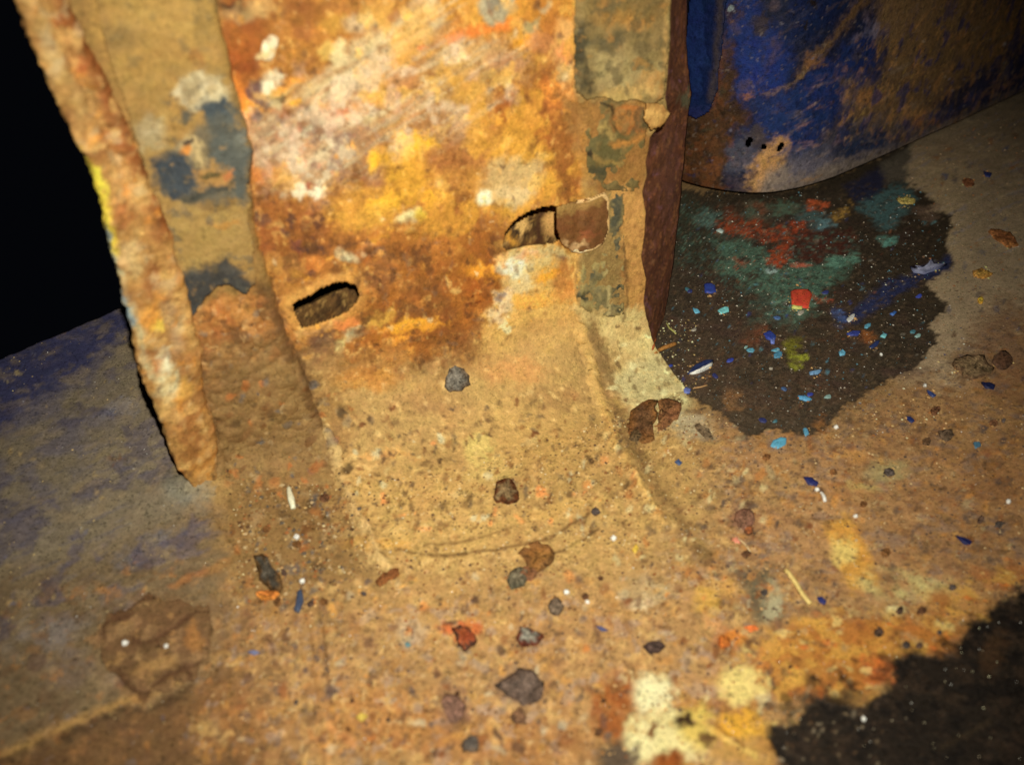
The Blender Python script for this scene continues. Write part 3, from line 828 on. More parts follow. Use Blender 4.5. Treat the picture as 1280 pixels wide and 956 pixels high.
    E(652, 50, 12, 12, (232, 152, 26)); E(640, 40, 10, 8, (206, 140, 30), op=.8)
    E(690, 40, 20, 26, (170, 100, 34), op=.7); E(676, 55, 20, 12, (186, 120, 66), op=.6)
    P([(700, 25), (718, 25), (718, 120), (690, 112), (688, 80)], (206, 148, 76), soft=8)
    E(705, 66, 12, 12, (224, 138, 72), op=.8); E(700, 90, 14, 12, (178, 142, 84), op=.8)
    # rust brown centre right
    P([(618, 110), (660, 100), (690, 80), (700, 120), (716, 130), (724, 250), (690, 250), (690, 190), (640, 170), (612, 150)], (156, 88, 26), soft=12, warp=1.4)
    E(690, 118, 24, 16, (220, 132, 40), op=.8); E(690, 140, 20, 14, (160, 92, 34), op=.6)
    E(660, 130, 24, 18, (140, 80, 34), op=.6); E(640, 165, 18, 14, (128, 68, 24), op=.6)
    E(666, 182, 6, 10, (240, 176, 40)); E(630, 155, 14, 6, (214, 146, 40), op=.8)
    P([(600, 180), (640, 160), (680, 175), (695, 200), (690, 250), (640, 275), (600, 255), (590, 210)], (206, 144, 44), soft=14, warp=1.2)
    P([(598, 205), (640, 196), (676, 200), (672, 245), (640, 258), (600, 246)], (194, 156, 94), soft=8, warp=.9)
    E(640, 240, 24, 10, (210, 178, 120), op=.7); E(605, 246, 9, 9, (246, 224, 172), warp=.4)
    P([(692, 130), (722, 140), (726, 236), (700, 256), (690, 210)], (142, 86, 30), soft=8)
    E(580, 190, 34, 24, (168, 104, 48), op=.7); E(550, 205, 30, 22, (164, 100, 42), op=.6); E(570, 225, 40, 16, (180, 120, 44), op=.6)
    SCR = [(330, 150), (372, 108), (440, 60), (560, -60), (610, -60), (560, 50), (660, 50), (610, 150), (540, 180), (470, 200), (400, 245), (320, 225)]
    p.streak(SCR, -32, [(222, 196, 146), (166, 116, 68), (206, 150, 98), (190, 168, 126), (150, 100, 48)], ln=90, wd=9, op=.45, soft=14)
    p.rich([(320, 140), (480, 110), (470, 200), (400, 250), (320, 235)], [((206, 184, 144), 170, .15, .6), ((140, 100, 78), 210, .15, .6), ((206, 118, 78), 330, .4, .6), ((120, 92, 78), 300, .3, .5)])
    # yellow blooms
    P([(456, 196), (476, 182), (500, 168), (532, 172), (530, 196), (544, 214), (530, 246), (500, 262), (464, 262), (476, 230), (484, 206), (462, 212)], (200, 140, 36), soft=9, warp=1.0)
    E(512, 180, 22, 13, (240, 172, 30), op=.9); E(462, 198, 9, 14, (244, 176, 30), op=.9, rot=15); E(480, 250, 24, 12, (228, 162, 34), op=.85)
    E(472, 256, 14, 10, (240, 178, 40), op=.8); E(536, 246, 9, 9, (236, 164, 30)); E(556, 246, 10, 6, (218, 154, 50), op=.8)
    P([(410, 250), (480, 252), (500, 275), (470, 290), (410, 285)], (196, 138, 44), op=.8, soft=10)
    E(510, 275, 20, 11, (255, 236, 150), rot=-32, soft=.3, warp=.4, h=.0007); E(524, 268, 9, 8, (250, 200, 60), warp=.4); E(498, 282, 10, 7, (236, 176, 50), op=.8)
    Ln([(466, 300), (486, 290), (500, 280)], 7, (226, 160, 42), op=.8)
    Ln([(424, 313), (434, 321), (448, 320), (462, 308)], 8, (240, 216, 160), op=.95, warp=.4, h=.0005); E(462, 306, 8, 6, (226, 170, 110), warp=.3)
    E(374, 234, 12, 10, (226, 206, 162)); E(396, 240, 11, 7, (238, 218, 172)); E(393, 230, 6, 4, (150, 76, 50), op=.8)
    E(355, 220, 18, 10, (210, 150, 60), op=.7); E(330, 215, 14, 12, (196, 118, 50), op=.6)
    # dark mottled rust above the left slot
    P([(308, 235), (350, 240), (400, 262), (420, 275), (418, 320), (380, 335), (340, 345), (316, 330)], (146, 86, 32), soft=14, warp=1.3)
    E(385, 285, 28, 16, (92, 52, 24), op=.7, brk=('fine', -.6, .2)); E(400, 272, 12, 8, (82, 50, 34), op=.8); E(355, 290, 8, 8, (86, 58, 46), op=.7)
    E(392, 305, 12, 8, (78, 52, 26), op=.9); E(370, 305, 10, 6, (110, 60, 44), op=.8); E(323, 270, 8, 7, (82, 56, 48), op=.8)
    E(345, 280, 10, 5, (190, 142, 70), op=.7); E(395, 325, 14, 8, (196, 116, 40), op=.7)
    E(330, 300, 10, 26, (140, 76, 32), op=.6); E(350, 330, 30, 14, (186, 132, 56), op=.6); E(380, 340, 20, 8, (206, 140, 40), op=.7)
    # ring round the left slot and the drips under it
    p.poly([(350, 372), (400, 345), (440, 340), (460, 355), (458, 380), (420, 408), (380, 420), (356, 400)], (184, 128, 56), soft=7, warp=.6)
    Ln([(372, 414), (400, 407), (424, 398)], 6, (186, 136, 76), op=.8, warp=.4)
    E(432, 402, 16, 9, (216, 128, 58), op=.85, rot=-20); E(446, 414, 17, 8, (244, 220, 158), rot=-28, warp=.5, soft=.3); E(424, 432, 7, 9, (238, 206, 130), warp=.4)
    E(402, 424, 18, 16, (86, 60, 48), op=.8); E(400, 450, 24, 20, (120, 80, 50), op=.7); E(380, 450, 16, 20, (110, 78, 48), op=.6)
    # large brown bloom in the middle
    P([(440, 300), (480, 292), (530, 262), (600, 262), (626, 300), (630, 340), (618, 390), (590, 440), (560, 470), (500, 470), (450, 460), (420, 440), (450, 400), (456, 350)], (150, 88, 28), soft=18, warp=1.6)
    E(540, 300, 50, 30, (162, 98, 34), op=.6); E(590, 330, 26, 30, (140, 80, 24), op=.6); E(500, 330, 30, 30, (170, 108, 44), op=.6, brk=('mid2', -.3, .3))
    E(480, 315, 14, 9, (102, 72, 50), op=.8); E(470, 345, 20, 18, (124, 80, 46), op=.6); E(530, 360, 30, 16, (134, 84, 36), op=.6)
    E(515, 385, 20, 10, (106, 70, 36), op=.7); E(550, 385, 18, 14, (118, 74, 34), op=.6); E(560, 420, 24, 20, (126, 78, 34), op=.6)
    E(515, 405, 34, 8, (226, 152, 30), rot=-10, op=.85); E(500, 424, 12, 6, (228, 146, 36), op=.8); E(535, 300, 14, 10, (196, 120, 44), op=.6)
    E(605, 340, 26, 9, (218, 140, 26), op=.85, rot=10); E(600, 362, 20, 18, (150, 80, 20), op=.8); E(588, 376, 8, 5, (104, 48, 16), op=.8)
    E(595, 420, 14, 20, (124, 74, 32), op=.6); E(470, 395, 20, 10, (206, 160, 60), op=.6); E(480, 440, 30, 16, (170, 116, 50), op=.6)
    E(455, 470, 30, 12, (200, 126, 40), op=.7); E(440, 462, 14, 8, (120, 88, 60), op=.7)
    E(545, 455, 30, 16, (128, 98, 56), op=.7); E(520, 470, 40, 14, (150, 116, 62), op=.6)
    # pale run below the right slot
    P([(620, 316), (700, 304), (722, 310), (724, 420), (700, 440), (640, 440), (592, 440), (612, 390), (630, 350)], (192, 148, 72), soft=9, warp=1.1)
    P([(624, 318), (650, 312), (700, 306), (708, 318), (670, 330), (650, 352), (632, 345)], (190, 166, 106), soft=6, warp=.9)
    E(640, 334, 16, 13, (246, 220, 170), soft=.4); E(656, 322, 14, 5, (234, 168, 120), op=.8); E(626, 322, 10, 6, (232, 158, 90), op=.8)
    E(648, 352, 18, 12, (204, 178, 120), op=.8); E(682, 342, 11, 7, (212, 144, 36)); E(668, 372, 34, 10, (214, 148, 52), op=.7)
    E(700, 345, 12, 26, (158, 98, 38), op=.85); E(712, 365, 8, 14, (176, 110, 40), op=.7)
    P([(612, 392), (622, 366), (642, 362), (640, 385), (622, 400)], (206, 176, 124), soft=5); E(626, 372, 6, 6, (150, 130, 108)); E(620, 386, 4, 5, (96, 78, 58)); E(628, 404, 6, 6, (236, 204, 142))
    E(672, 412, 22, 14, (160, 112, 54), op=.6); E(650, 430, 30, 12, (200, 148, 72), op=.6); E(690, 435, 10, 5, (236, 172, 50), op=.7)
    E(640, 455, 24, 14, (212, 150, 84), op=.6)
    # speckle of the rusty field
    p.mottle('fine', .25, .7, (122, 68, 24), op=.55, box=(250, -100, 730, 470))
    p.mottle('fine2', .3, .75, (222, 170, 84), op=.4, box=(250, -100, 730, 470))
    p.mottle('mid2', .35, .8, (214, 136, 40), op=.45, box=(420, 200, 730, 480))
    p.scatter((290, 0, 715, 460), 120, 1.5, 6, [(104, 58, 26), (84, 54, 38), (96, 66, 50)], seed=30, op=.7)
    p.scatter((290, 0, 715, 460), 110, 1.5, 5, [(232, 176, 92), (226, 150, 50), (214, 184, 130)], seed=31, op=.7)
    # side strips under the coatings
    P(LSTRIP, (140, 104, 52), soft=3, warp=.4)
    P([(60, -160), (255, -160), (270, 30), (250, 100), (180, 160), (120, 60)], (166, 124, 58), op=.8, soft=20)
    P([(240, 395), (262, 362), (318, 356), (345, 400), (350, 450), (300, 470), (245, 440)], (150, 96, 42), soft=10)
    E(275, 385, 20, 16, (168, 104, 40), op=.7); E(300, 380, 14, 14, (176, 122, 56), op=.6); E(270, 420, 26, 10, (134, 78, 34), op=.7)
    P([(238, 430), (345, 420), (400, 560), (300, 640), (250, 560)], (124, 86, 44), soft=16)
    p.mottle('fine', .1, .6, (88, 58, 28), op=.6, box=(225, 360, 420, 620))
    p.mottle('fine2', .2, .6, (160, 120, 62), op=.5, box=(225, 360, 420, 620))
    Ln([(262, 505), (272, 545), (284, 590)], 6, (64, 42, 22), op=.9, warp=.4, h=-.0012)
    E(268, 590, 14, 10, (150, 100, 40), op=.6); E(262, 570, 14, 8, (166, 112, 46), op=.6)
    P(RSTRIP, (132, 104, 56), soft=3, warp=.4)
    P([(700, 120), (812, 120), (800, 250), (740, 240), (722, 200)], (142, 98, 44), soft=8)
    P([(756, 232), (812, 225), (816, 330), (806, 400), (776, 410), (772, 300)], (156, 112, 54), soft=6)
    p.mottle('fine', .15, .6, (112, 74, 34), op=.6, box=(740, 220, 830, 430))
    P([(718, 385), (800, 385), (820, 445), (860, 500), (840, 530), (780, 500), (745, 440)], (182, 160, 100), soft=10, warp=.9)
    E(740, 420, 10, 22, (146, 112, 58), op=.7); E(790, 410, 20, 14, (160, 124, 70), op=.6)
    Ln([(775, 300), (780, 370), (776, 398)], 3, (86, 62, 32), op=.7)

p = Paint(PV, (162, 104, 40))
paint_face(p)
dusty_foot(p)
lowleft = sm(14, -10, sdf_poly(p.wx, p.wy, [(240, 372), (318, 360), (348, 400), (410, 560), (330, 600), (262, 600)]))
p.rich([(420, 290), (600, 258), (632, 320), (600, 440), (540, 475), (440, 460)], [((112, 66, 26), 110, .0, .6), ((84, 52, 28), 190, .2, .65), ((186, 116, 44), 230, .3, .5), ((126, 92, 62), 260, .35, .5)], seed=14)
p.rich([(300, 230), (430, 260), (440, 345), (320, 350)], [((92, 54, 28), 130, .05, .6), ((70, 46, 40), 210, .25, .7), ((196, 130, 60), 260, .35, .5)], seed=15)
p.rich([(610, 90), (724, 70), (724, 250), (690, 255), (640, 180)], [((112, 66, 28), 140, .1, .6), ((206, 136, 46), 220, .25, .5)], seed=16)
p.line([(318, 352), (346, 402), (372, 460), (396, 530)], 12, (86, 56, 28), op=.7, warp=1)
p.rich([(420, 0), (724, 0), (724, 300), (560, 300), (440, 260)], [((216, 152, 44), 60, .1, .55), ((226, 170, 70), 110, .3, .5)], seed=19)
p.rich([(300, 100), (480, 60), (660, 40), (640, 130), (480, 200), (400, 250), (310, 235)], [((222, 192, 150), 70, .15, .5), ((212, 168, 132), 90, .25, .45)], seed=21)
p.contrast(.27, .15)
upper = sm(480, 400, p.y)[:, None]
p.c = np.clip(p.c * (1 + .14 * upper), 0, .92)  # extra lamp brightness on the upper face put into the colour
hh = .00030 * p.mid + .00016 * p.fine + .0004 * p.big + p.h
px_, py_ = p.x + .3 * (p.wx - p.x), p.y + .3 * (p.wy - p.y)
hh += lowleft * (.0007 * p.mid2 + .0006 * p.fine)
hh += .0016 * sm(5, -5, sdf_poly(px_, py_, LSTRIP)) * sm(640, 480, p.y)
hh += .0014 * sm(5, -5, sdf_poly(px_, py_, RSTRIP)) * sm(640, 480, p.y)
for sl in SLOTS:                                   # pressed lips round the slots
    d_ = sdf_poly(p.x, p.y, sl)
    hh += .0006 * np.exp(-(np.maximum(d_, 0) / 9) ** 2)
row = np.repeat(np.arange(N1 + N2 + N3), NCP)
fade = sm(N1 + N2 + 4, N1 + N2 - 45, row)
hh = hh * (.15 + .85 * fade) - .0005 * sm(N1 + N2 - 4, N1 + N2 + N3, row)
PVd = PV + PN * hh[:, None]
pf = grid_faces(N1 + N2 + N3, NCP)
cq = to_px(PVd[pf].mean(1))
keep = np.ones(len(pf), bool)
for sl in SLOTS:
    keep &= sdf_poly(cq[:, 0], cq[:, 1], sl) > 0
POST_BVH = BVHTree.FromPolygons([Vector(v) for v in PVd.tolist()], pf.tolist())
v_, f_, c_ = compact(PVd, pf[keep], p.c)
o = mesh_obj('face_panel', v_, f_, M_RUST, c_, parent=post)
solidify(o, .0011)

def hit(px, py, trees):
    """first surface met on a measured sight line: (point, normal)"""
    r = Vector(rays(px, py)).normalized()
    best = None
    for t in trees:
        loc, nor, idx, dist = t.ray_cast(Vector(EYE), r)
        if loc is not None and (best is None or dist < best[2]):
            best = (np.array(loc), np.array(nor), dist)
    if best is None:
        return None
    n = best[1]
    if n @ np.array(r) > 0:
        n = -n
    return best[0], n

# left rolled edge: an uneven bead with a groove behind it
rc = interp_poly([(-2, -150), (28, -60), (52, 0), (100, 105), (143, 195), (172, 290), (190, 350), (205, 420), (224, 500), (248, 570), (258, 606)], 260)
rw = np.interp(rc[:, 1], [-150, 0, 100, 200, 300, 400, 450, 500, 560, 606], [30, 27, 30, 31, 36, 38, 36, 31, 26, 13])
NA = 56
_t = np.arange(260.0)
rimn = fbm(np.stack([_t, _t * 0, _t * 0], 1), .045, 4, 2.2)
rimw = fbm(np.stack([_t, _t * 0, _t * 0], 1), .07, 4, 8.2)
RV = np.zeros((260, NA, 3))
for i in range(260):
    sz = face_at(rc[i, 0], rc[i, 1], .0035)
    ctr = BL + NV * .0035 + DV * sz[0] + ZV * sz[1]
    r_ = rw[i] * (1 + .10 * rimw[i]) / F * to_px(ctr)[2]
    a = np.linspace(0, 2 * math.pi, NA, endpoint=False)
    sq = 1.0 / (np.abs(np.cos(a)) ** 4.5 + np.abs(np.sin(a)) ** 4.5) ** (1 / 4.5)
    dep = .0036 * (1 + .35 * rimn[i])
    slope = .0016 * np.cos(a)
    groove = -.0012 * np.exp(-((np.cos(a) - .1) / .16) ** 2) * (np.sin(a) > 0) * (1 - min(max((rc[i, 1] - 200) / 250, 0), 1))
    RV[i] = ctr + (np.cos(a) * sq * r_)[:, None] * DV + (np.sin(a) * sq * dep + groove - slope)[:, None] * NV
RV = RV.reshape(-1, 3)
aa = np.tile(np.linspace(0, 2 * math.pi, NA, endpoint=False), 260)
RN = np.cos(aa)[:, None] * DV + np.sin(aa)[:, None] * NV
p = Paint(RV, (172, 122, 60))
def paint_rim(p):
    E = p.ell; P = p.poly; Ln = p.line
    Ln([(70, -40), (90, 20), (130, 110), (175, 200), (205, 280)], 26, (136, 68, 24), op=.85, warp=.8)
    E(90, 70, 12, 22, (196, 92, 34), op=.8, rot=-20); E(75, 40, 12, 24, (160, 76, 28), op=.7)
    Ln([(40, 0), (80, 90), (120, 190)], 18, (190, 146, 78), op=.7, warp=.6); E(66, 64, 10, 26, (196, 168, 116), rot=-25, op=.7)
    E(100, 120, 12, 30, (176, 132, 72), rot=-25, op=.7); E(125, 170, 14, 20, (190, 130, 60), rot=-25, op=.7)
    Ln([(102, 190), (118, 232), (130, 275), (140, 310)], 15, (214, 172, 52), op=.9, warp=.6)
    E(118, 222, 10, 22, (236, 200, 56), rot=-22, op=.9)
    Ln([(128, 285), (136, 320), (150, 370), (165, 400)], 9, (104, 124, 130), op=.9, warp=.5)
    Ln([(140, 310), (160, 380), (176, 430), (190, 470)], 8, (176, 166, 120), op=.7, warp=.5)
    E(158, 235, 14, 26, (200, 150, 82), rot=-25, op=.7); E(150, 270, 12, 12, (170, 96, 42), op=.6)
    E(165, 320, 14, 20, (206, 172, 110), rot=-20, op=.7); E(190, 350, 12, 26, (140, 84, 40), rot=-15, op=.7); E(208, 390, 10, 26, (156, 120, 78), op=.7)
    E(188, 400, 14, 20, (206, 134, 44), op=.8); E(192, 410, 8, 10, (240, 176, 64), op=.7); E(205, 448, 8, 13, (246, 220, 150), op=.95, rot=-20)
    E(198, 452, 8, 12, (166, 104, 54), op=.7); E(218, 425, 8, 20, (176, 140, 96), op=.7); E(210, 480, 12, 22, (206, 178, 130), op=.75, rot=-18)
    E(228, 490, 8, 16, (204, 146, 62), op=.7); E(232, 520, 22, 12, (140, 92, 46), op=.8); E(240, 545, 18, 14, (176, 124, 60), op=.7); E(252, 575, 20, 18, (170, 116, 48), op=.8)
    E(265, 596, 8, 6, (88, 56, 28), op=.9)
    p.mottle('mid', .1, .6, (150, 90, 40), op=.6); p.mottle('fine', .2, .6, (204, 160, 92), op=.5); p.mottle('mid2', .3, .7, (120, 72, 36), op=.6)
paint_rim(p)
p.rich([(0, -100), (140, -100), (290, 600), (200, 620), (100, 200)], [((206, 160, 86), 110, .1, .6), ((124, 74, 32), 130, .2, .6), ((186, 156, 106), 170, .25, .5), ((206, 130, 40), 190, .35, .5), ((92, 62, 36), 330, .4, .5)])
p.line([(104, 195), (120, 236), (132, 280), (142, 312)], 10, (222, 184, 50), op=.9, warp=.6)
p.line([(130, 292), (138, 325), (150, 368), (166, 402)], 7, (110, 128, 132), op=.85, warp=.5)
p.contrast(.2, .2)
RVd = RV + RN * ((.0006 * p.mid + .0007 * p.fine + .0004 * p.fin3 + .0010 * p.big)[:, None])
RVd[:, 2] = np.maximum(RVd[:, 2], -.001)
f_ = []
for i in range(259):
    for j in range(NA):
        k2 = (j + 1) % NA
        f_.append((i * NA + j, i * NA + k2, (i + 1) * NA + k2, (i + 1) * NA + j))
o = mesh_obj('rolled_edge', RVd, np.array(f_), M_RUST, p.c, parent=post)

# right flange turned back from the face, and the hidden left side and back
opx = interp_poly([(868, -140), (862, -40), (857, 0), (856, 70), (862, 118), (857, 160), (851, 230), (840, 330), (828, 400), (820, 446)], 220)
osz = face_at(opx[:, 0], opx[:, 1], -.11 * H)
zz = np.maximum(osz[:, 1], .0002)
outer = BL - NV * .11 * H + osz[:, :1] * DV + zz[:, None] * ZV
inner = BL + edge_s(Rsz, zz)[:, None] * DV + zz[:, None] * ZV - NV * .0006
w_ = np.linspace(0, 1, 26)
GV = (inner[:, None] * (1 - w_[None, :, None]) + outer[:, None] * w_[None, :, None]).reshape(-1, 3)
p = Paint(GV, (92, 54, 34), k=.55)
p.mottle('mid', .0, .6, (116, 66, 36), op=.7); p.mottle('mid2', .2, .7, (60, 36, 30), op=.7); p.mottle('fine', .2, .6, (140, 90, 50), op=.6); p.rich([(780, -100), (880, -100), (880, 460), (780, 460)], [((120, 74, 62), 200, .2, .6), ((70, 38, 26), 320, .15, .6), ((150, 90, 46), 420, .3, .5)]); p.contrast()
p.ell(856, 125, 9, 10, (92, 92, 66), op=.8); p.ell(818, 430, 8, 18, (96, 48, 20), op=.8); p.ell(835, 215, 10, 60, (90, 56, 44), op=.5)
p.scatter((795, 0, 865, 440), 60, 1, 3, [(140, 96, 60), (120, 80, 90), (50, 28, 20)], seed=40)
GVd = GV + DV * (.0005 * p.mid + .0003 * p.fine)[:, None]
o = mesh_obj('return_flange', GVd, grid_faces(220, 26), M_RUST, p.c, parent=post)
solidify(o, .0012, 0)
zz = np.linspace(.0005, ZTOP, 60)
s0 = edge_s(Lsz, zz)
GV = np.stack([BL + (s0 + .0015)[:, None] * DV + zz[:, None] * ZV - NV * d_ for d_ in (0, .01, .025, .05)], 1).reshape(-1, 3)
o = mesh_obj('side_flange', GV, grid_faces(60, 4), M_RUST, lin((120, 74, 34)) * np.ones(3), parent=post)
solidify(o, .0012, 0)
GV = []
for z in (0.0005, ZTOP):
    for s in (edge_s(Lsz, z) + .003, edge_s(Rsz, z) - .003):
        GV.append(BL + DV * s + ZV * z - NV * .05)
o = mesh_obj('back_plate', GV, [(0, 1, 3, 2)], M_RUST, np.array([.012, .009, .006]), parent=post)  # plate added near-black: shade inside the slots put into its colour
solidify(o, .0012, 0)

def sheet(name, outline, trees, off, thick, mat, base, painter, warp=.4, step=1.6, parent=None, rough=(.0003, .00015), curl=None, label=None):
    """a thin torn layer lying on a surface: cells inside the outline, lifted by off along the normal"""
    o_ = np.asarray(outline, float)
    x0, y0 = o_.min(0) - 14; x1, y1 = o_.max(0) + 14
    xs, ys = np.arange(x0, x1, step), np.arange(y0, y1, step)
    X, Y = np.meshgrid(xs, ys)
    n_ = np.stack([X.ravel() / 26, Y.ravel() / 26, np.full(X.size, len(name) * 1.7)], 1)
    d = sdf_poly(X.ravel() + warp * 10 * fbm(n_, 1, 3), Y.ravel() + warp * 10 * fbm(n_ + 31.3, 1, 3), o_)
    need = d < step * 2.5
    V = np.zeros((X.size, 3)); Nn = np.zeros((X.size, 3)); ok = np.zeros(X.size, bool)
    for i in np.nonzero(need)[0]:
        h_ = hit(X.flat[i], Y.flat[i], trees)
        if h_ is not None:
            V[i], Nn[i] = h_; ok[i] = True
    fcs = grid_faces(len(ys), len(xs))
    fcs = fcs[(d[fcs].mean(1) < 0) & ok[fcs].all(1)]
    V, fcs, Nn, d2 = compact(V, fcs, Nn, d)
    p = Paint(V, base)
    if painter: painter(p)
    hgt = off + rough[0] * p.mid + rough[1] * p.fine + p.h
    if curl: hgt = hgt + curl * sm(-9, 0, d2)
    # smooth normals so that the layer follows the plate instead of each pit
    nm = Nn.mean(0); nm /= np.linalg.norm(nm)
    V = V + nm * np.maximum(hgt, thick * .5)[:, None]
    o = mesh_obj(name, V, fcs, mat, p.c, parent=parent)
    solidify(o, thick, -1)
    if label: o['label'] = label
    return o

# ------------------------------------------------------------------ coatings on the post
PT = [POST_BVH]
def pl(p):
    E = p.ell; P = p.poly
    P([(90, -60), (258, -60), (275, 60), (285, 90), (235, 150), (190, 170), (150, 110)], (172, 130, 62), soft=20)
    E(150, 45, 26, 20, (136, 106, 58), op=.6); E(200, 20, 50, 20, (186, 144, 70), op=.6); E(190, 110, 24, 20, (150, 114, 56), op=.6)
    P([(216, 112), (226, 92), (252, 84), (276, 96), (286, 124), (262, 128), (236, 134), (226, 124)], (206, 184, 136), soft=6)
    E(242, 70, 8, 12, (166, 110, 50), op=.7)
    P([(168, 150), (186, 138), (204, 144), (204, 180), (180, 186)], (162, 138, 92), soft=8)
    E(185, 155, 12, 10, (190, 168, 122), op=.8)
    P([(245, 128), (278, 118), (298, 142), (312, 186), (306, 236), (298, 256), (284, 236), (282, 210), (258, 196), (262, 160)], (70, 76, 76), soft=6)
    E(300, 175, 9, 14, (142, 138, 118), op=.8); E(286, 165, 10, 10, (112, 112, 100), op=.7)
    P([(204, 190), (250, 150), (296, 136), (314, 190), (308, 252), (236, 262), (206, 240)], (92, 90, 76), op=.75, soft=10, warp=1.2)
    P([(190, 196), (214, 188), (238, 204), (238, 236), (214, 248), (192, 238)], (60, 64, 66), soft=7, warp=1.2)
    P([(212, 178), (226, 160), (246, 168), (256, 190), (250, 204), (236, 192), (222, 182)], (192, 162, 106), soft=5)
    E(228, 184, 9, 6, (206, 130, 50)); E(229, 175, 9, 4, (84, 66, 48)); E(230, 143, 6, 6, (98, 84, 60))
    P([(238, 208), (262, 198), (282, 204), (292, 222), (270, 230), (244, 234)], (172, 126, 64), soft=6)
    E(262, 212, 16, 4, (96, 80, 44), rot=-12); E(284, 216, 8, 6, (180, 110, 56))
    p.line([(234, 246), (256, 234), (284, 230)], 9, (66, 64, 54), warp=.7)
    p.line([(226, 270), (252, 264), (276, 262)], 10, (88, 84, 62), warp=.8)
    P([(212, 256), (312, 254), (312, 330), (260, 330), (224, 330)], (158, 124, 64), soft=8)
    E(268, 252, 26, 7, (140, 106, 54), op=.8); E(276, 276, 16, 6, (180, 122, 48), op=.7); E(300, 300, 10, 30, (150, 116, 60), op=.6)
    P([(222, 338), (240, 326), (262, 330), (284, 320), (300, 342), (318, 352), (316, 370), (240, 400), (226, 380)], (60, 57, 52), soft=8, warp=.9)
    E(290, 338, 16, 6, (80, 74, 64), op=.7)
    p.rich([(200, 110), (320, 100), (330, 400), (215, 400), (180, 180)], [((150, 122, 76), 160, .45, .4), ((84, 80, 68), 190, .2, .5), ((176, 134, 76), 230, .5, .4)], seed=97, soft=6)
    p.rich([(100, -60), (270, -60), (280, 100), (170, 170)], [((140, 108, 56), 70, .1, .5), ((188, 148, 78), 90, .2, .4)], seed=98, soft=6)
    p.mottle('fine', .25, .7, (112, 92, 56), op=.5)
sheet('strip_coating', [(112, -60), (256, -60), (264, -10), (270, 30), (291, 112), (311, 185), (307, 240), (312, 300), (317, 350), (306, 362), (296, 360), (285, 352), (270, 354), (254, 368), (243, 388), (236, 396), (228, 370), (212, 310), (184, 232), (176, 190), (150, 110), (124, 30)], PT, .0012, .0009, M_TAPE, (150, 114, 58), pl, warp=.35, parent=post, label='ragged tan and blue grey coating on the left strip')

def pr1(p):
    E = p.ell; P = p.poly
    P([(700, 30), (735, 26), (740, 108), (716, 112)], (72, 62, 40), soft=8)  # shadow at the strip's left edge, painted into the coating
    P([(722, -40), (830, -40), (830, 30), (760, 26), (730, 10)], (128, 100, 52), soft=10)
    E(768, 20, 30, 12, (160, 112, 48), op=.7); E(790, 30, 16, 8, (176, 120, 50), op=.7)
    E(775, 44, 30, 8, (98, 82, 48), op=.7); E(750, 56, 24, 10, (84, 76, 52), op=.7); E(800, 60, 20, 8, (92, 78, 48), op=.6)
    P([(740, 66), (800, 68), (826, 78), (822, 112), (790, 112), (745, 104)], (158, 134, 82), soft=10)
    E(786, 112, 36, 10, (196, 154, 82), op=.85); E(764, 116, 14, 8, (206, 168, 90), op=.8); E(806, 96, 16, 12, (172, 124, 60), op=.7)
    p.line([(829, -40), (830, 50), (824, 118)], 5, (176, 134, 70), op=.7, brk=('fine', -.4, .3)); p.rich([(710, -60), (840, -60), (835, 130), (715, 130)], [((150, 124, 70), 120, .1, .5), ((92, 80, 50), 140, .1, .6), ((168, 118, 52), 200, .3, .6)], seed=93, soft=4); p.mottle('fine', .2, .6, (104, 86, 50), op=.5)
sheet('strip_coating', [(719, -60), (836, -60), (834, 30), (832, 60), (827, 122), (812, 128), (790, 122), (768, 126), (750, 118), (730, 122), (717, 112), (715, 40)], PT, .0012, .0006, M_TAPE, (134, 108, 60), pr1, warp=.25, parent=post, label='grey brown coating at the top of the right strip')

def pr2(p):
    E = p.ell; P = p.poly
    P([(728, 128), (762, 124), (765, 160), (740, 170), (730, 150)], (112, 92, 50), soft=6)
    P([(764, 128), (802, 130), (804, 160), (780, 166), (764, 156)], (158, 96, 38), soft=5, warp=.9)
    E(782, 140, 12, 10, (176, 108, 42), op=.6, brk=('fine', -.3, .3))
    p.rich([(720, 115), (815, 115), (805, 240), (725, 240)], [((120, 98, 54), 130, .15, .5), ((78, 68, 42), 150, .1, .6), ((150, 96, 42), 240, .45, .5)], seed=91, soft=5)
    p.line([(730, 124), (745, 124), (764, 134)], 4, (50, 42, 26), warp=.4); p.line([(764, 130), (764, 150), (772, 166)], 3, (80, 56, 26), warp=.4)
    P([(732, 160), (765, 160), (800, 170), (800, 220), (760, 226), (732, 212)], (96, 84, 46), soft=10)
    p.line([(768, 176), (786, 178), (800, 168)], 7, (170, 112, 46), warp=.6); p.line([(735, 158), (755, 156), (768, 168)], 5, (156, 126, 66), warp=.7)
    p.line([(742, 190), (752, 200), (780, 206)], 5, (148, 118, 58), warp=.5); E(740, 190, 6, 5, (54, 44, 28)); E(750, 216, 18, 8, (72, 66, 42)); E(786, 190, 14, 8, (120, 100, 54), op=.7)
    p.mottle('fine', .2, .6, (128, 100, 52), op=.5)
sheet('strip_coating', [(728, 126), (764, 124), (800, 130), (806, 150), (802, 200), (797, 236), (776, 240), (757, 234), (738, 222), (730, 190)], PT, .0008, .0004, M_TAPE, (112, 92, 50), pr2, warp=.6, rough=(.0006, .0002), parent=post, label='crumpled olive brown coating below the tear in the right strip')

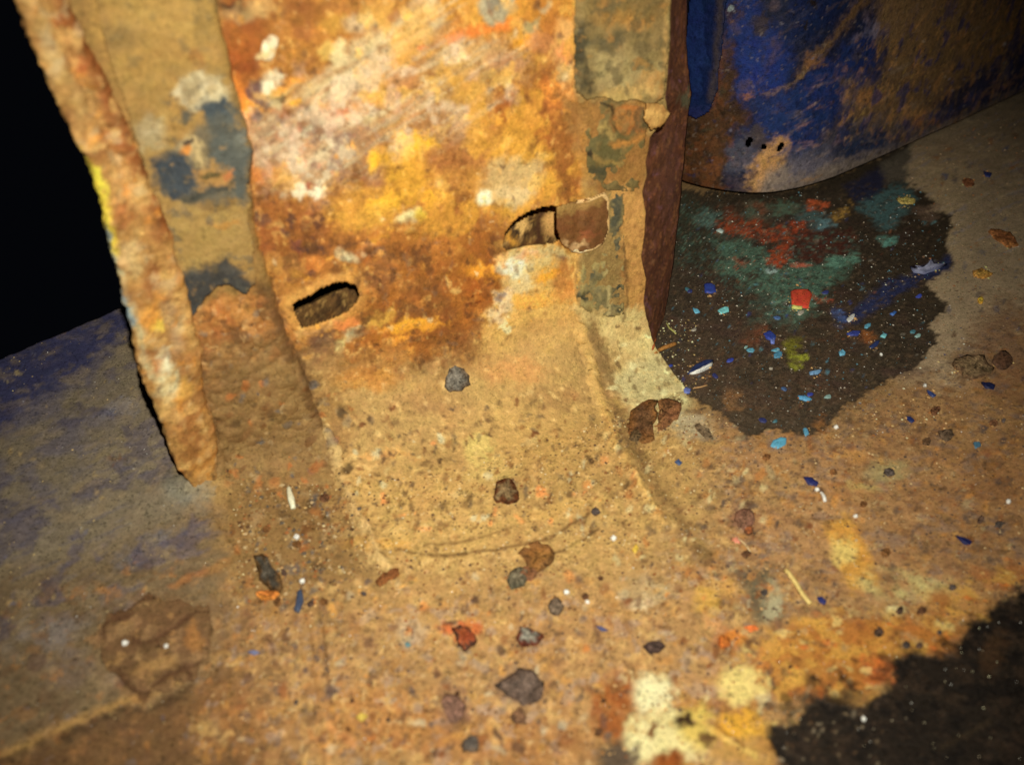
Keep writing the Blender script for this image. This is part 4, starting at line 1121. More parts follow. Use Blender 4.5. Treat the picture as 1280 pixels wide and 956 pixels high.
def pr3(p):
    E = p.ell; P = p.poly
    P([(716, 306), (776, 300), (776, 396), (718, 380)], (146, 126, 72), soft=4)
    P([(762, 240), (776, 240), (775, 330), (762, 330)], (74, 70, 52), soft=3, warp=.3)
    P([(764, 352), (777, 352), (776, 390), (764, 388)], (54, 54, 42), soft=3, warp=.3)
    P([(722, 362), (738, 362), (738, 374), (722, 372)], (46, 44, 32), soft=3, warp=.5)
    E(745, 350, 18, 10, (84, 78, 54), op=.8, brk=('fine', -.5, .2)); E(750, 372, 16, 10, (92, 86, 58), op=.7); E(738, 340, 8, 6, (80, 76, 54), op=.8)
    p.rich([(715, 240), (780, 240), (780, 400), (715, 400)], [((112, 100, 66), 170, .1, .5), ((76, 74, 56), 220, .2, .6), ((150, 112, 58), 200, .5, .4)], seed=95, soft=3)
    p.line([(720, 300), (722, 350)], 5, (206, 150, 60), warp=.5); p.mottle('fine', .2, .6, (168, 146, 90), op=.5)
    p.line([(758, 300), (760, 390)], 3, (166, 146, 92), warp=.2)
sheet('strip_coating', [(717, 312), (758, 305), (760, 240), (777, 240), (778, 300), (778, 392), (760, 394), (735, 388), (720, 378)], PT, .0007, .0004, M_TAPE, (132, 112, 64), pr3, warp=.2, parent=post, label='narrow grey coating with dark squares at the foot of the right strip')

def ptip(p):
    p.ell(815, 140, 14, 8, (182, 138, 70)); p.mottle('fine', .2, .6, (160, 112, 56), op=.5)
sheet('torn_tip', [(802, 126), (822, 128), (838, 147), (824, 152), (808, 160), (800, 146)], PT, .0022, .0008, M_TAPE, (160, 114, 54), ptip, warp=.2, parent=post)

# pressed tab that half covers the right slot, with its turned lip
def ptab(p):
    p.ell(722, 274, 24, 16, (112, 68, 32)); p.ell(735, 292, 14, 5, (140, 80, 42)); p.ell(714, 301, 14, 5, (190, 150, 98)); p.mottle('fine', .1, .6, (136, 92, 46), op=.5); p.poly([(690, 250), (750, 236), (752, 250), (696, 262)], (150, 112, 56), soft=4); p.mottle('mid2', .1, .6, (92, 58, 28), op=.6)
TABP = POST_BVH
tab = sheet('slot_tab', [(692, 256), (712, 250), (735, 246), (750, 238), (755, 248), (756, 285), (750, 300), (734, 309), (714, 311), (700, 302), (692, 280)], PT, .0016, .0009, M_RUST, (112, 72, 34), ptab, warp=.1, parent=post, label='small rusty tab with a bright rounded lip beside the right slot')
lip = interp_poly([(716, 250), (735, 247), (749, 240), (755, 247), (756, 285), (751, 298), (738, 308), (722, 311), (713, 309)], 60)
LV = []
for q in lip:
    h_ = hit(q[0], q[1], PT)
    for a in range(10):
        an = a / 10 * 2 * math.pi
        LV.append(h_[0] + NV * (.0018 + .0008 * math.sin(an)) + DV * .0008 * math.cos(an) * (0.9) + ZV * .0006 * math.cos(an))
LV = np.array(LV)
p = Paint(LV, (214, 172, 108))
p.ell(716, 308, 14, 8, (244, 214, 166)); p.mottle('mid', .1, .5, (190, 132, 66), op=.7)
f_ = [(i * 10 + j, i * 10 + (j + 1) % 10, (i + 1) * 10 + (j + 1) % 10, (i + 1) * 10 + j) for i in range(59) for j in range(10)]
mesh_obj('lip', LV + NV * (.0003 * p.fine)[:, None], np.array(f_), M_RUST, p.c, parent=tab, origin=None)

# ------------------------------------------------------------------ packed dirt inside the hollow post, seen through the slots
for i, (cx, cy, w, lab) in enumerate(((408, 384, 70, 'brown fibrous dirt packed behind the left slot of the rusty post'), (668, 286, 84, 'brown stringy dirt packed behind the right slot of the rusty post'))):
    sz = face_at(cx, cy)
    n = 46
    V = []
    rng2 = random.Random(50 + i)
    tilt = .24
    for r in range(n):
        for c in range(n):
            u = (c / (n - 1) - .5) * w * 1.5 / F * 1.25 * H * 1.1
            t = r / (n - 1)
            zt = sz[1] + (-.0016 if i == 0 else .0008) + u * tilt
            if t < .6:
                hh_ = -.0048 - .003 * (t / .6); z = zt - .022 * (1 - t / .6) ** 1.3
            else:
                k = (t - .6) / .4; hh_ = -.0078 - .034 * k; z = zt - .016 * k
            V.append(BL + DV * (sz[0] + u) + ZV * max(z, .001) + NV * hh_)
    V = np.array(V)
    p = Paint(V, (92, 62, 28))
    p.rich([(340, 230), (720, 230), (720, 420), (340, 420)], [((44, 28, 14), 260, .0, .8), ((150, 110, 52), 420, .2, .7), ((70, 44, 20), 180, .1, .6)], seed=51)
    p.mottle('fine', .0, .5, (56, 36, 16), op=.8); p.mottle('fine2', .2, .6, (156, 118, 60), op=.8); p.mottle('mid', .2, .6, (120, 72, 26), op=.6)
    if i == 1:
        p.ell(676, 285, 7, 26, (62, 36, 18)); p.ell(650, 284, 7, 12, (196, 150, 80), rot=20); p.ell(690, 276, 12, 16, (186, 136, 70)); p.ell(640, 300, 8, 8, (190, 130, 40)); p.ell(642, 290, 6, 8, (60, 42, 26))
    V = V + NV * (.0004 * p.fine + .0003 * p.mid)[:, None] + ZV * (.0003 * p.fine2)[:, None]
    o = mesh_obj('packed_dirt', V, grid_faces(n, n), M_GRIT, p.c, origin=V.mean(0))
    solidify(o, .0008)
    tag(o, lab, 'dirt', kind='stuff')

# ------------------------------------------------------------------ blue painted wall standing on the floor
bpx = interp_poly([(838, 228), (850, 234), (872, 241), (900, 246), (925, 249), (950, 250), (975, 248), (1000, 243), (1030, 234), (1060, 222), (1130, 190), (1200, 158), (1280, 120), (1370, 80), (1480, 30)], 420)
_k = np.exp(-(np.arange(-24, 25) / 10.0) ** 2); _k /= _k.sum()
bpx = np.stack([np.convolve(np.pad(bpx[:, i], 24, mode='reflect', reflect_type='odd'), _k, 'valid') for i in (0, 1)], 1)
B0 = floor_at(bpx[:, 0], bpx[:, 1])
# run the left end back behind the post
t0 = B0[0] - B0[14]; t0 /= np.linalg.norm(t0)
NB, NBR = 420, 190
ZB = .62 * H
zr = np.concatenate([np.linspace(0, .004, 14)[:-1], np.linspace(.004, ZB, NBR - 13)])
tan = np.gradient(B0, axis=0); tan /= np.linalg.norm(tan, axis=1, keepdims=True)
BN = np.stack([tan[:, 1], -tan[:, 0], np.zeros(NB)], 1)         # outward, towards the lens
BV = np.zeros((NBR, NB, 3)); 
for j, z in enumerate(zr):
    inn = .0006 * (1 - min(z / .004, 1)) ** 1.5                  # bottom edge rolled slightly under
    BV[j] = B0 - BN * inn + ZV * (z + .0036)
BV = BV.reshape(-1, 3); BNf = np.tile(BN, (NBR, 1))
tank = thing('blue_panel', 'curved blue painted steel panel with rust patches standing on the floor behind the post', 'panel', tuple(B0[200] + np.array([0, .03, 0])))
p = Paint(BV, (40, 44, 70))
def paint_blue(p):
    E = p.ell; P = p.poly; Ln = p.line
    P([(900, -80), (960, -80), (950, 30), (985, 40), (975, 105), (930, 130), (914, 90), (910, 30)], (18, 37, 92), soft=16, warp=1.2)
    P([(930, 60), (985, 50), (985, 110), (950, 122), (925, 118)], (18, 37, 95), soft=12)
    P([(985, -80), (1090, -80), (1060, 10), (1010, 50), (985, 60)], (14, 26, 60), soft=14)
    P([(940, 140), (1010, 96), (1060, 60), (1090, 20), (1104, 40), (1096, 90), (1060, 130), (1030, 180), (1000, 200), (960, 180), (930, 160)], (21, 37, 83), soft=12, warp=1.2)
    E(985, 150, 36, 26, (23, 39, 80), op=.7); E(1095, 36, 10, 12, (100, 93, 111), rot=-40, op=.8); E(1080, 42, 20, 5, (86, 82, 100), rot=-40, op=.5)
    P([(1100, -80), (1400, -80), (1400, 60), (1240, 90), (1180, 120), (1110, 90), (1096, 40)], (75, 55, 32), soft=18, warp=1.3)
    P([(1060, 100), (1120, 90), (1170, 110), (1180, 150), (1120, 170), (1060, 150)], (86, 63, 37), op=.9, soft=16, warp=1.5)
    E(1090, 122, 20, 10, (122, 77, 36), op=.8, brk=('mid', -.4, .3)); E(1150, 152, 20, 10, (115, 70, 30), op=.8, brk=('mid2', -.4, .3))
    P([(1170, 150), (1220, 100), (1270, 56), (1400, 0), (1400, 60), (1290, 110), (1200, 140)], (24, 24, 42), op=.95, soft=10, warp=1.1)
    E(1255, 92, 5, 16, (93, 73, 45), rot=24, op=.7)
    Ln([(1000, 90), (1040, 50), (1085, -10)], 10, (93, 66, 34), op=.8, warp=.8); E(1018, 76, 12, 8, (113, 75, 41), op=.8)
    Ln([(955, 118), (985, 108), (1010, 88)], 5, (108, 81, 48), op=.6, warp=.7); E(940, 122, 8, 4, (126, 77, 36), op=.7)
    P([(1000, 200), (1060, 150), (1130, 150), (1180, 140), (1120, 190), (1040, 220)], (55, 52, 59), op=.8, soft=14, brk=('mid', -.5, .4))
    P([(1050, 170), (1110, 168), (1110, 196), (1050, 200)], (25, 36, 61), op=.8, soft=10)
    # brown left of the bend
    P([(836, 150), (890, 130), (910, 40), (918, 100), (930, 150), (910, 180), (910, 246), (880, 250), (836, 240)], (59, 37, 19), soft=10, warp=1.2)
    E(890, 190, 18, 26, (86, 50, 23), op=.7, brk=('mid', -.4, .3)); E(870, 220, 16, 18, (66, 36, 16), op=.7)
    P([(906, 180), (930, 168), (948, 180), (936, 210), (910, 214)], (63, 63, 75), op=.8, soft=8)
    P([(940, 196), (968, 172), (992, 176), (984, 206), (964, 236), (944, 240), (936, 218)], (140, 100, 57), soft=8, warp=1.0)
    E(955, 205, 16, 10, (154, 106, 52), op=.7, brk=('fine', -.5, .2))
    P([(960, 215), (1010, 196), (1060, 200), (1140, 175), (1290, 105), (1400, 50), (1400, 90), (1280, 122), (1130, 192), (1000, 244), (940, 252)], (88, 75, 63), op=.9, soft=7, warp=.5)
    P([(980, 190), (1040, 178), (1050, 204), (990, 220)], (66, 66, 82), op=.7, soft=10)
    P([(836, 232), (900, 238), (960, 240), (960, 252), (836, 250)], (55, 45, 36), op=.7, soft=4)
    E(950, 30, 11, 12, (52, 41, 37), op=.9); E(917, 20, 10, 10, (66, 45, 30), op=.7); E(916, 17, 4, 3, (126, 135, 135))
    E(945, 172, 14, 12, (63, 50, 39), op=.7); E(1004, 33, 4, 6, (23, 18, 19), rot=20); E(1016, 4, 6, 6, (27, 19, 18))
    BP = [(836, -80), (1400, -80), (1400, 60), (1280, 122), (1130, 192), (950, 250), (836, 235)]
    p.streak([(900, -60), (1110, -60), (1110, 120), (1000, 220), (905, 200)], -38, [(60, 58, 76), (20, 30, 70), (84, 66, 52)], ln=40, wd=9, op=.28, thr=.3, seed=2)
    p.streak([(1000, 120), (1400, -80), (1400, 40), (1130, 190), (960, 246)], -24, [(92, 76, 60), (46, 40, 44), (116, 78, 40)], ln=36, wd=10, op=.35, thr=.25, seed=7)
    p.rich([(1060, 60), (1400, -80), (1400, 60), (1150, 170), (1040, 180)], [((112, 74, 36), 110, .2, .5), ((50, 40, 30), 120, .2, .5), ((26, 30, 60), 80, .15, .65), ((132, 84, 36), 240, .4, .5)], seed=61)
    p.rich([(836, 60), (905, 60), (930, 150), (910, 246), (836, 240)], [((92, 50, 22), 120, .1, .6), ((34, 24, 16), 150, .1, .6), ((52, 48, 30), 130, .3, .5)], seed=67)
    p.rich(BP, [((20, 22, 40), 200, .35, .5), ((84, 72, 60), 420, .42, .45)], seed=71)
    p.mottle('fine2', .3, .6, (76, 68, 72), op=.25); p.mottle('mid', .3, .7, (75, 55, 37), op=.4, box=(900, -100, 1300, 260)); p.mottle('fine', .35, .7, (21, 21, 30), op=.5)
    p.scatter((840, 0, 1280, 240), 160, .8, 2.2, [(115, 100, 82), (99, 93, 104), (86, 59, 32), (36, 26, 22)], seed=44, op=.7, warp=.2)
paint_blue(p)
p.contrast(.18, .14)
_b = sm(1.1, 1.6, p.c[:, 2] / (p.c[:, 0] + 1e-4))[:, None]
p.c = p.c * (1 - _b * np.array([.10, .14, .24]))
HOLES = [(936, 178, 4, 7, 25), (955, 184, 4, 4, 0), (976, 184, 3.5, 7, 28)]
hd = np.zeros(len(BV))
BVd = BV + BNf * ((.0002 * p.mid + .0001 * p.fine + .0006 * p.big)[:, None])
bf = grid_faces(NBR, NB)
q = to_px(BVd[bf].mean(1))
keep = np.ones(len(bf), bool)
for cx, cy, rx, ry, rot in HOLES:
    a = math.radians(rot)
    u = (q[:, 0] - cx) * math.cos(a) + (q[:, 1] - cy) * math.sin(a); v = -(q[:, 0] - cx) * math.sin(a) + (q[:, 1] - cy) * math.cos(a)
    keep &= (u / rx) ** 2 + (v / ry) ** 2 > 1
BLUE_BVH = BVHTree.FromPolygons([Vector(v) for v in BVd.tolist()], bf.tolist())
v_, f_, c_ = compact(BVd, bf[keep], p.c)
o = mesh_obj('shell', v_, f_, M_BLUE, c_, parent=tank)
solidify(o, .0012, -1)
# the shell's far sides, so that it is a closed box
bk = B0 - BN * .05
ends = [B0[0], B0[0] + np.array([-.015, .07, 0]), B0[-1] + np.array([-.05, .12, 0]), B0[-1]]
V = [e + ZV * .001 for e in ends] + [e + ZV * ZB for e in ends]
mesh_obj('rear_wall', V, [(0, 1, 5, 4), (1, 2, 6, 5), (2, 3, 7, 6)], M_BLUE, np.array([.03, .03, .05]), parent=tank)
def pt(p):
    p.ell(868, 30, 12, 90, (22, 40, 84), op=.8); p.line([(904, -40), (900, 60), (892, 120)], 8, (60, 48, 40), op=.7); p.ell(875, 138, 18, 10, (30, 34, 70), op=.8); p.mottle('fine', .3, .6, (28, 40, 90), op=.5)
sheet('paint_run', [(846, -60), (914, -60), (910, 0), (904, 60), (898, 110), (888, 138), (872, 147), (858, 142), (846, 120), (840, 60)], [BLUE_BVH], .0012, .001, M_BLUE, (16, 32, 72), pt, warp=.15, parent=tank, rough=(.0001, .0001), label='round ended run of bright blue paint')

# raised flaking scale on the left sheet of the floor
def pscale(p):
    p.rich([(100, 730), (290, 730), (290, 890), (100, 890)], [((140, 106, 66), 110, .1, .5), ((100, 72, 44), 130, .25, .6), ((150, 110, 62), 240, .35, .5)], seed=81)
    for l in ([(132, 800), (140, 780), (190, 752)], [(168, 802), (202, 803), (232, 780), (256, 766)], [(150, 846), (178, 868), (214, 846), (250, 830)], [(205, 806), (210, 830), (235, 845)]):
        p.line(l, 7, (72, 47, 28), op=.85, warp=1.1, h=-.0003)
    p.ell(190, 835, 26, 10, (150, 112, 62), rot=-15, op=.7); p.ell(245, 800, 10, 14, (150, 100, 46), op=.6)
    p.contrast()
scale_o = sheet('rust_scale', [(124, 800), (136, 774), (165, 760), (192, 750), (236, 758), (262, 764), (268, 790), (258, 815), (240, 846), (206, 868), (165, 866), (136, 842)], [FLOOR_BVH], .0006, .0005, M_DUST, (116, 84, 52), pscale, warp=1.0, parent=floor, rough=(.0004, .0002))

# ------------------------------------------------------------------ flakes, chips, beads and straws lying about
SURF = [POST_BVH, FLOOR_BVH]
_m = scale_o.data
SURF.append(BVHTree.FromPolygons([Vector(WORLD[scale_o.name]) + v.co for v in _m.vertices], [tuple(q.vertices) for q in _m.polygons]))
def up_at(px, py):
    h_ = hit(px, py, SURF)
    return h_

def flake(name, pts, col, thick, mat, label, cat, group=None, lift=.3, seed=0, inner=None, k=None, rough=.5):
    """an irregular scale: a rim ring, an inset top ring and a raised heart, tilted a little, touching the surface"""
    rr = random.Random(seed * 13 + int(pts[0][0]) * 7 + int(pts[0][1]))
    pts = np.asarray(pts, float)
    if mat is M_FLAKE and len(pts) > 4:
        pts = interp_poly(np.concatenate([pts, pts[:1]]), 20)[:-1]
        sz_ = np.abs(pts - pts.mean(0)).mean()
        pts = np.array([q + np.array([rr.gauss(0, 1), rr.gauss(0, 1)]) * sz_ * .09 for q in pts])
    if len(pts) < 9:
        n2 = []
        for a, b in zip(pts, np.roll(pts, -1, axis=0)):
            n2 += [a, (a + b) / 2 + np.array([rr.uniform(-1, 1), rr.uniform(-1, 1)]) * rough * .06 * np.linalg.norm(b - a)]
        pts = np.array(n2)
    c = pts.mean(0)
    hs = [up_at(*q) for q in pts]; hc = up_at(*c)
    if hc is None or any(h_ is None for h_ in hs):
        return None
    nor = np.mean([h_[1] for h_ in hs], axis=0); nor /= np.linalg.norm(nor)
    ctr = hc[0]
    n = len(pts)
    if mat is M_FLAKE: thick = thick * .8
    V = []
    ring = [ctr + (h_[0] - ctr) - nor * ((h_[0] - ctr) @ nor) for h_ in hs]
    tw = rr.uniform(0, 6.28)
    for i, v in enumerate(ring): V.append(v - nor * .0003)
    lf = [thick * (1 + lift * math.cos(i / n * 6.28 + tw) + rr.uniform(-.25, .25)) for i in range(n)]
    for i, v in enumerate(ring): V.append(v + nor * lf[i] * .8)
    for i, v in enumerate(ring): V.append(ctr + (v - ctr) * rr.uniform(.72, .84) + nor * (lf[i] + thick * rr.uniform(-.1, .3)))
    for i, v in enumerate(ring): V.append(ctr + (v - ctr) * rr.uniform(.3, .45) + nor * (thick * (1 + rr.uniform(-.35, .45))))
    V.append(ctr + nor * thick * rr.uniform(.85, 1.25))
    V = np.array(V)
    f = []
    for L_ in range(3):
        for i in range(n):
            j = (i + 1) % n
            f.append((L_ * n + i, L_ * n + j, (L_ + 1) * n + j, (L_ + 1) * n + i))
    for i in range(n):
        f.append((3 * n + i, 3 * n + (i + 1) % n, 4 * n))
    kk = k or k_at(*c)
    base = albedo(col, kk)
    cols = np.tile(base, (len(V), 1))
    if inner is not None:
        ci = albedo(inner, kk)
        cols[3 * n:] = ci
        for i in range(n):
            if rr.random() < .45: cols[2 * n + i] = ci
    for i in range(len(V)):
        cols[i] *= rr.uniform(.6, 1.35) if mat is M_FLAKE else rr.uniform(.85, 1.1)
    o = mesh_obj(name, V, f, mat, cols, origin=ctr, smooth=True)
    FLK.append((c[0], c[1], np.abs(pts - c).mean() * 1.5))
    tag(o, label, cat, group)
    return o

FLK = []
def blob(cx, cy, rx, ry, rot=0, n=9, seed=0, jag=.25):
    rr = random.Random(seed + int(cx * 31 + cy))
    a = math.radians(rot); out = []
    for i in range(n):
        t = i / n * 6.283; r = 1 + rr.uniform(-jag, jag)
        u, v = rx * r * math.cos(t), ry * r * math.sin(t)
        out.append((cx + u * math.cos(a) - v * math.sin(a), cy + u * math.sin(a) + v * math.cos(a)))
    return out

# rust scales, each told apart by look or place
RF = 'rust flakes lying on the floor'
for pts, col, inner, t, lab in [
    (blob(632, 617, 16, 15, 0, 10), (84, 44, 20), (120, 96, 62), .0016, 'dark brown rust flake with a pale centre in the dust below the post'),
    (blob(672, 697, 21, 19, -30, 11), (126, 84, 42), (140, 92, 40), .0015, 'light brown round rust flake on the dust below the foot of the post'),
    (blob(648, 722, 14, 16, 10, 9), (84, 76, 56), (110, 98, 74), .0014, 'grey rust flake tucked against the light brown round flake'),
    (blob(662, 716, 12, 9, -10, 8), (140, 92, 58), (132, 84, 50), .0013, 'small pinkish brown flake between the round flake and the grey one'),
    ([(566, 788), (576, 783), (588, 790), (596, 802), (580, 816), (572, 806)], (76, 48, 34), (150, 70, 30), .0018, 'dark angular rust flake beside the orange stain on the floor'),
    ([(645, 800), (650, 786), (664, 788), (680, 796), (672, 806), (654, 809)], (96, 46, 28), (128, 120, 102), .0016, 'reddish pointed flake with a grey top right of the orange stain'),
    ([(622, 858), (636, 848), (652, 836), (668, 840), (680, 856), (676, 874), (658, 882), (642, 876), (630, 868)], (92, 72, 58), (104, 84, 70), .0015, 'largest purplish grey rust flake on the orange floor'),
    ([(804, 810), (812, 804), (824, 802), (832, 808), (824, 816), (812, 818)], (66, 48, 40), (82, 62, 52), .0014, 'small blackish flake on the tan floor above the cream stains'),
    ([(318, 700), (330, 696), (340, 710), (352, 724), (354, 738), (340, 742), (328, 728)], (84, 58, 28), (70, 62, 50), .0022, 'thick dark brown scale standing in the debris left of the post foot'),
    ([(320, 742), (334, 738), (350, 742), (342, 750), (326, 750)], (190, 112, 36), (176, 100, 34), .001, 'orange flake under the thick dark brown scale'),
    ([(470, 728), (484, 716), (500, 712), (500, 719), (486, 726), (474, 734)], (128, 78, 36), (112, 66, 30), .0016, 'small rod shaped brown flake near the left foot crease'),
    ([(784, 540), (790, 514), (806, 502), (822, 500), (820, 528), (816, 552), (800, 556)], (112, 72, 34), (92, 62, 36), .0011, 'brown scale with orange edges leaning at the corner of the dark patch'),
    ([(822, 502), (838, 498), (852, 506), (848, 522), (832, 536), (822, 540)], (122, 80, 44), (112, 72, 42), .0009, 'flat reddish brown scale beside the one leaning at the dark patch corner'),
    (blob(794, 546, 8, 8, 0, 7), (84, 64, 40), (100, 76, 46), .0014, 'little olive brown crumb in front of the leaning scale'),
    (blob(694, 760, 9, 10, 0, 8), (98, 80, 62), (112, 92, 72), .0012, 'small grey brown flake right of the pointed reddish flake'),
    (blob(648, 896, 11, 9, 0, 8), (108, 76, 52), (124, 86, 58), .0011, 'brown flake just below the largest purplish flake'),
    (blob(588, 932, 11, 10, 0, 8), (104, 84, 66), (92, 82, 72), .0012, 'grey brown flake at the bottom centre of the floor'),
    (blob(1216, 459, 26, 15, 3, 12, 2, .18), (84, 62, 40), (104, 82, 54), .0012, 'large flat brown scale on the right side of the floor'),
    (blob(1252, 452, 12, 12, 0, 8), (66, 46, 32), (78, 52, 34), .0012, 'dark brown flake next to the large flat scale on the right'),
    ([(1172, 540), (1190, 537), (1192, 546), (1184, 552), (1176, 550)], (84, 66, 48), (92, 72, 52), .0009, 'grey brown chip of rust above the long blue chips on the right'),
    (blob(1158, 553, 5, 5, 0, 7), (80, 58, 38), (92, 64, 40), .0009, 'tiny round brown flake beside the grey brown chip of rust'),
    (blob(1255, 298, 18, 8, 30, 9), (112, 68, 32), (92, 54, 26), .0011, 'rusty orange scale far right near the blue panel end'),
    (blob(1226, 342, 12, 6, 5, 8), (140, 92, 36), (150, 98, 40), .001, 'oval ochre flake right of the dark patch'),
    (blob(1210, 229, 7, 5, 20, 8), (78, 46, 26), (92, 54, 30), .001, 'dark red brown flake close to the blue panel'),
    (blob(1225, 376, 4, 4, 0, 7), (176, 104, 26), (190, 118, 34), .001, 'tiny bright orange crumb right of the dark patch'),
    ([(1120, 250), (1132, 247), (1144, 250), (1142, 255), (1128, 256)], (150, 106, 52), (160, 112, 56), .001, 'orange tan flake on the teal stain of the dark patch'),
    (blob(568, 474, 15, 18, 20, 10), (96, 80, 62), (118, 108, 92), .0024, 'blue grey lump of scale stuck low on the post face'),
    (blob(568, 886, 15, 20, -10, 9), (118, 84, 64), (128, 92, 72), .0008, 'thin faded purple brown scale left of the largest flake'),
    (blob(930, 648, 13, 12, 0, 9), (118, 80, 58), (124, 86, 62), .0008, 'dull pinkish brown scale on the tan floor right of the foot'),
    (blob(936, 664, 6, 5, 0, 7), (96, 62, 36), (150, 84, 40), .001, 'orange edged crumb under the dull pinkish scale'),
    (blob(880, 540, 13, 5, 38, 9), (98, 80, 56), (112, 92, 66), .001, 'long grey brown sliver of rust just below the dark patch'),
    (blob(906, 803, 9, 7, 30, 8), (176, 90, 26), (190, 104, 30), .0012, 'bright rust orange crumb on the orange floor'),
    ([(930, 784), (944, 782), (948, 787), (938, 790)], (232, 120, 46), (226, 112, 40), .0006, 'small vivid orange flake above the bright rust crumb'),
]:
    flake('rust_flake', pts, col, t, M_FLAKE, lab, 'rust flake', RF, inner=inner)

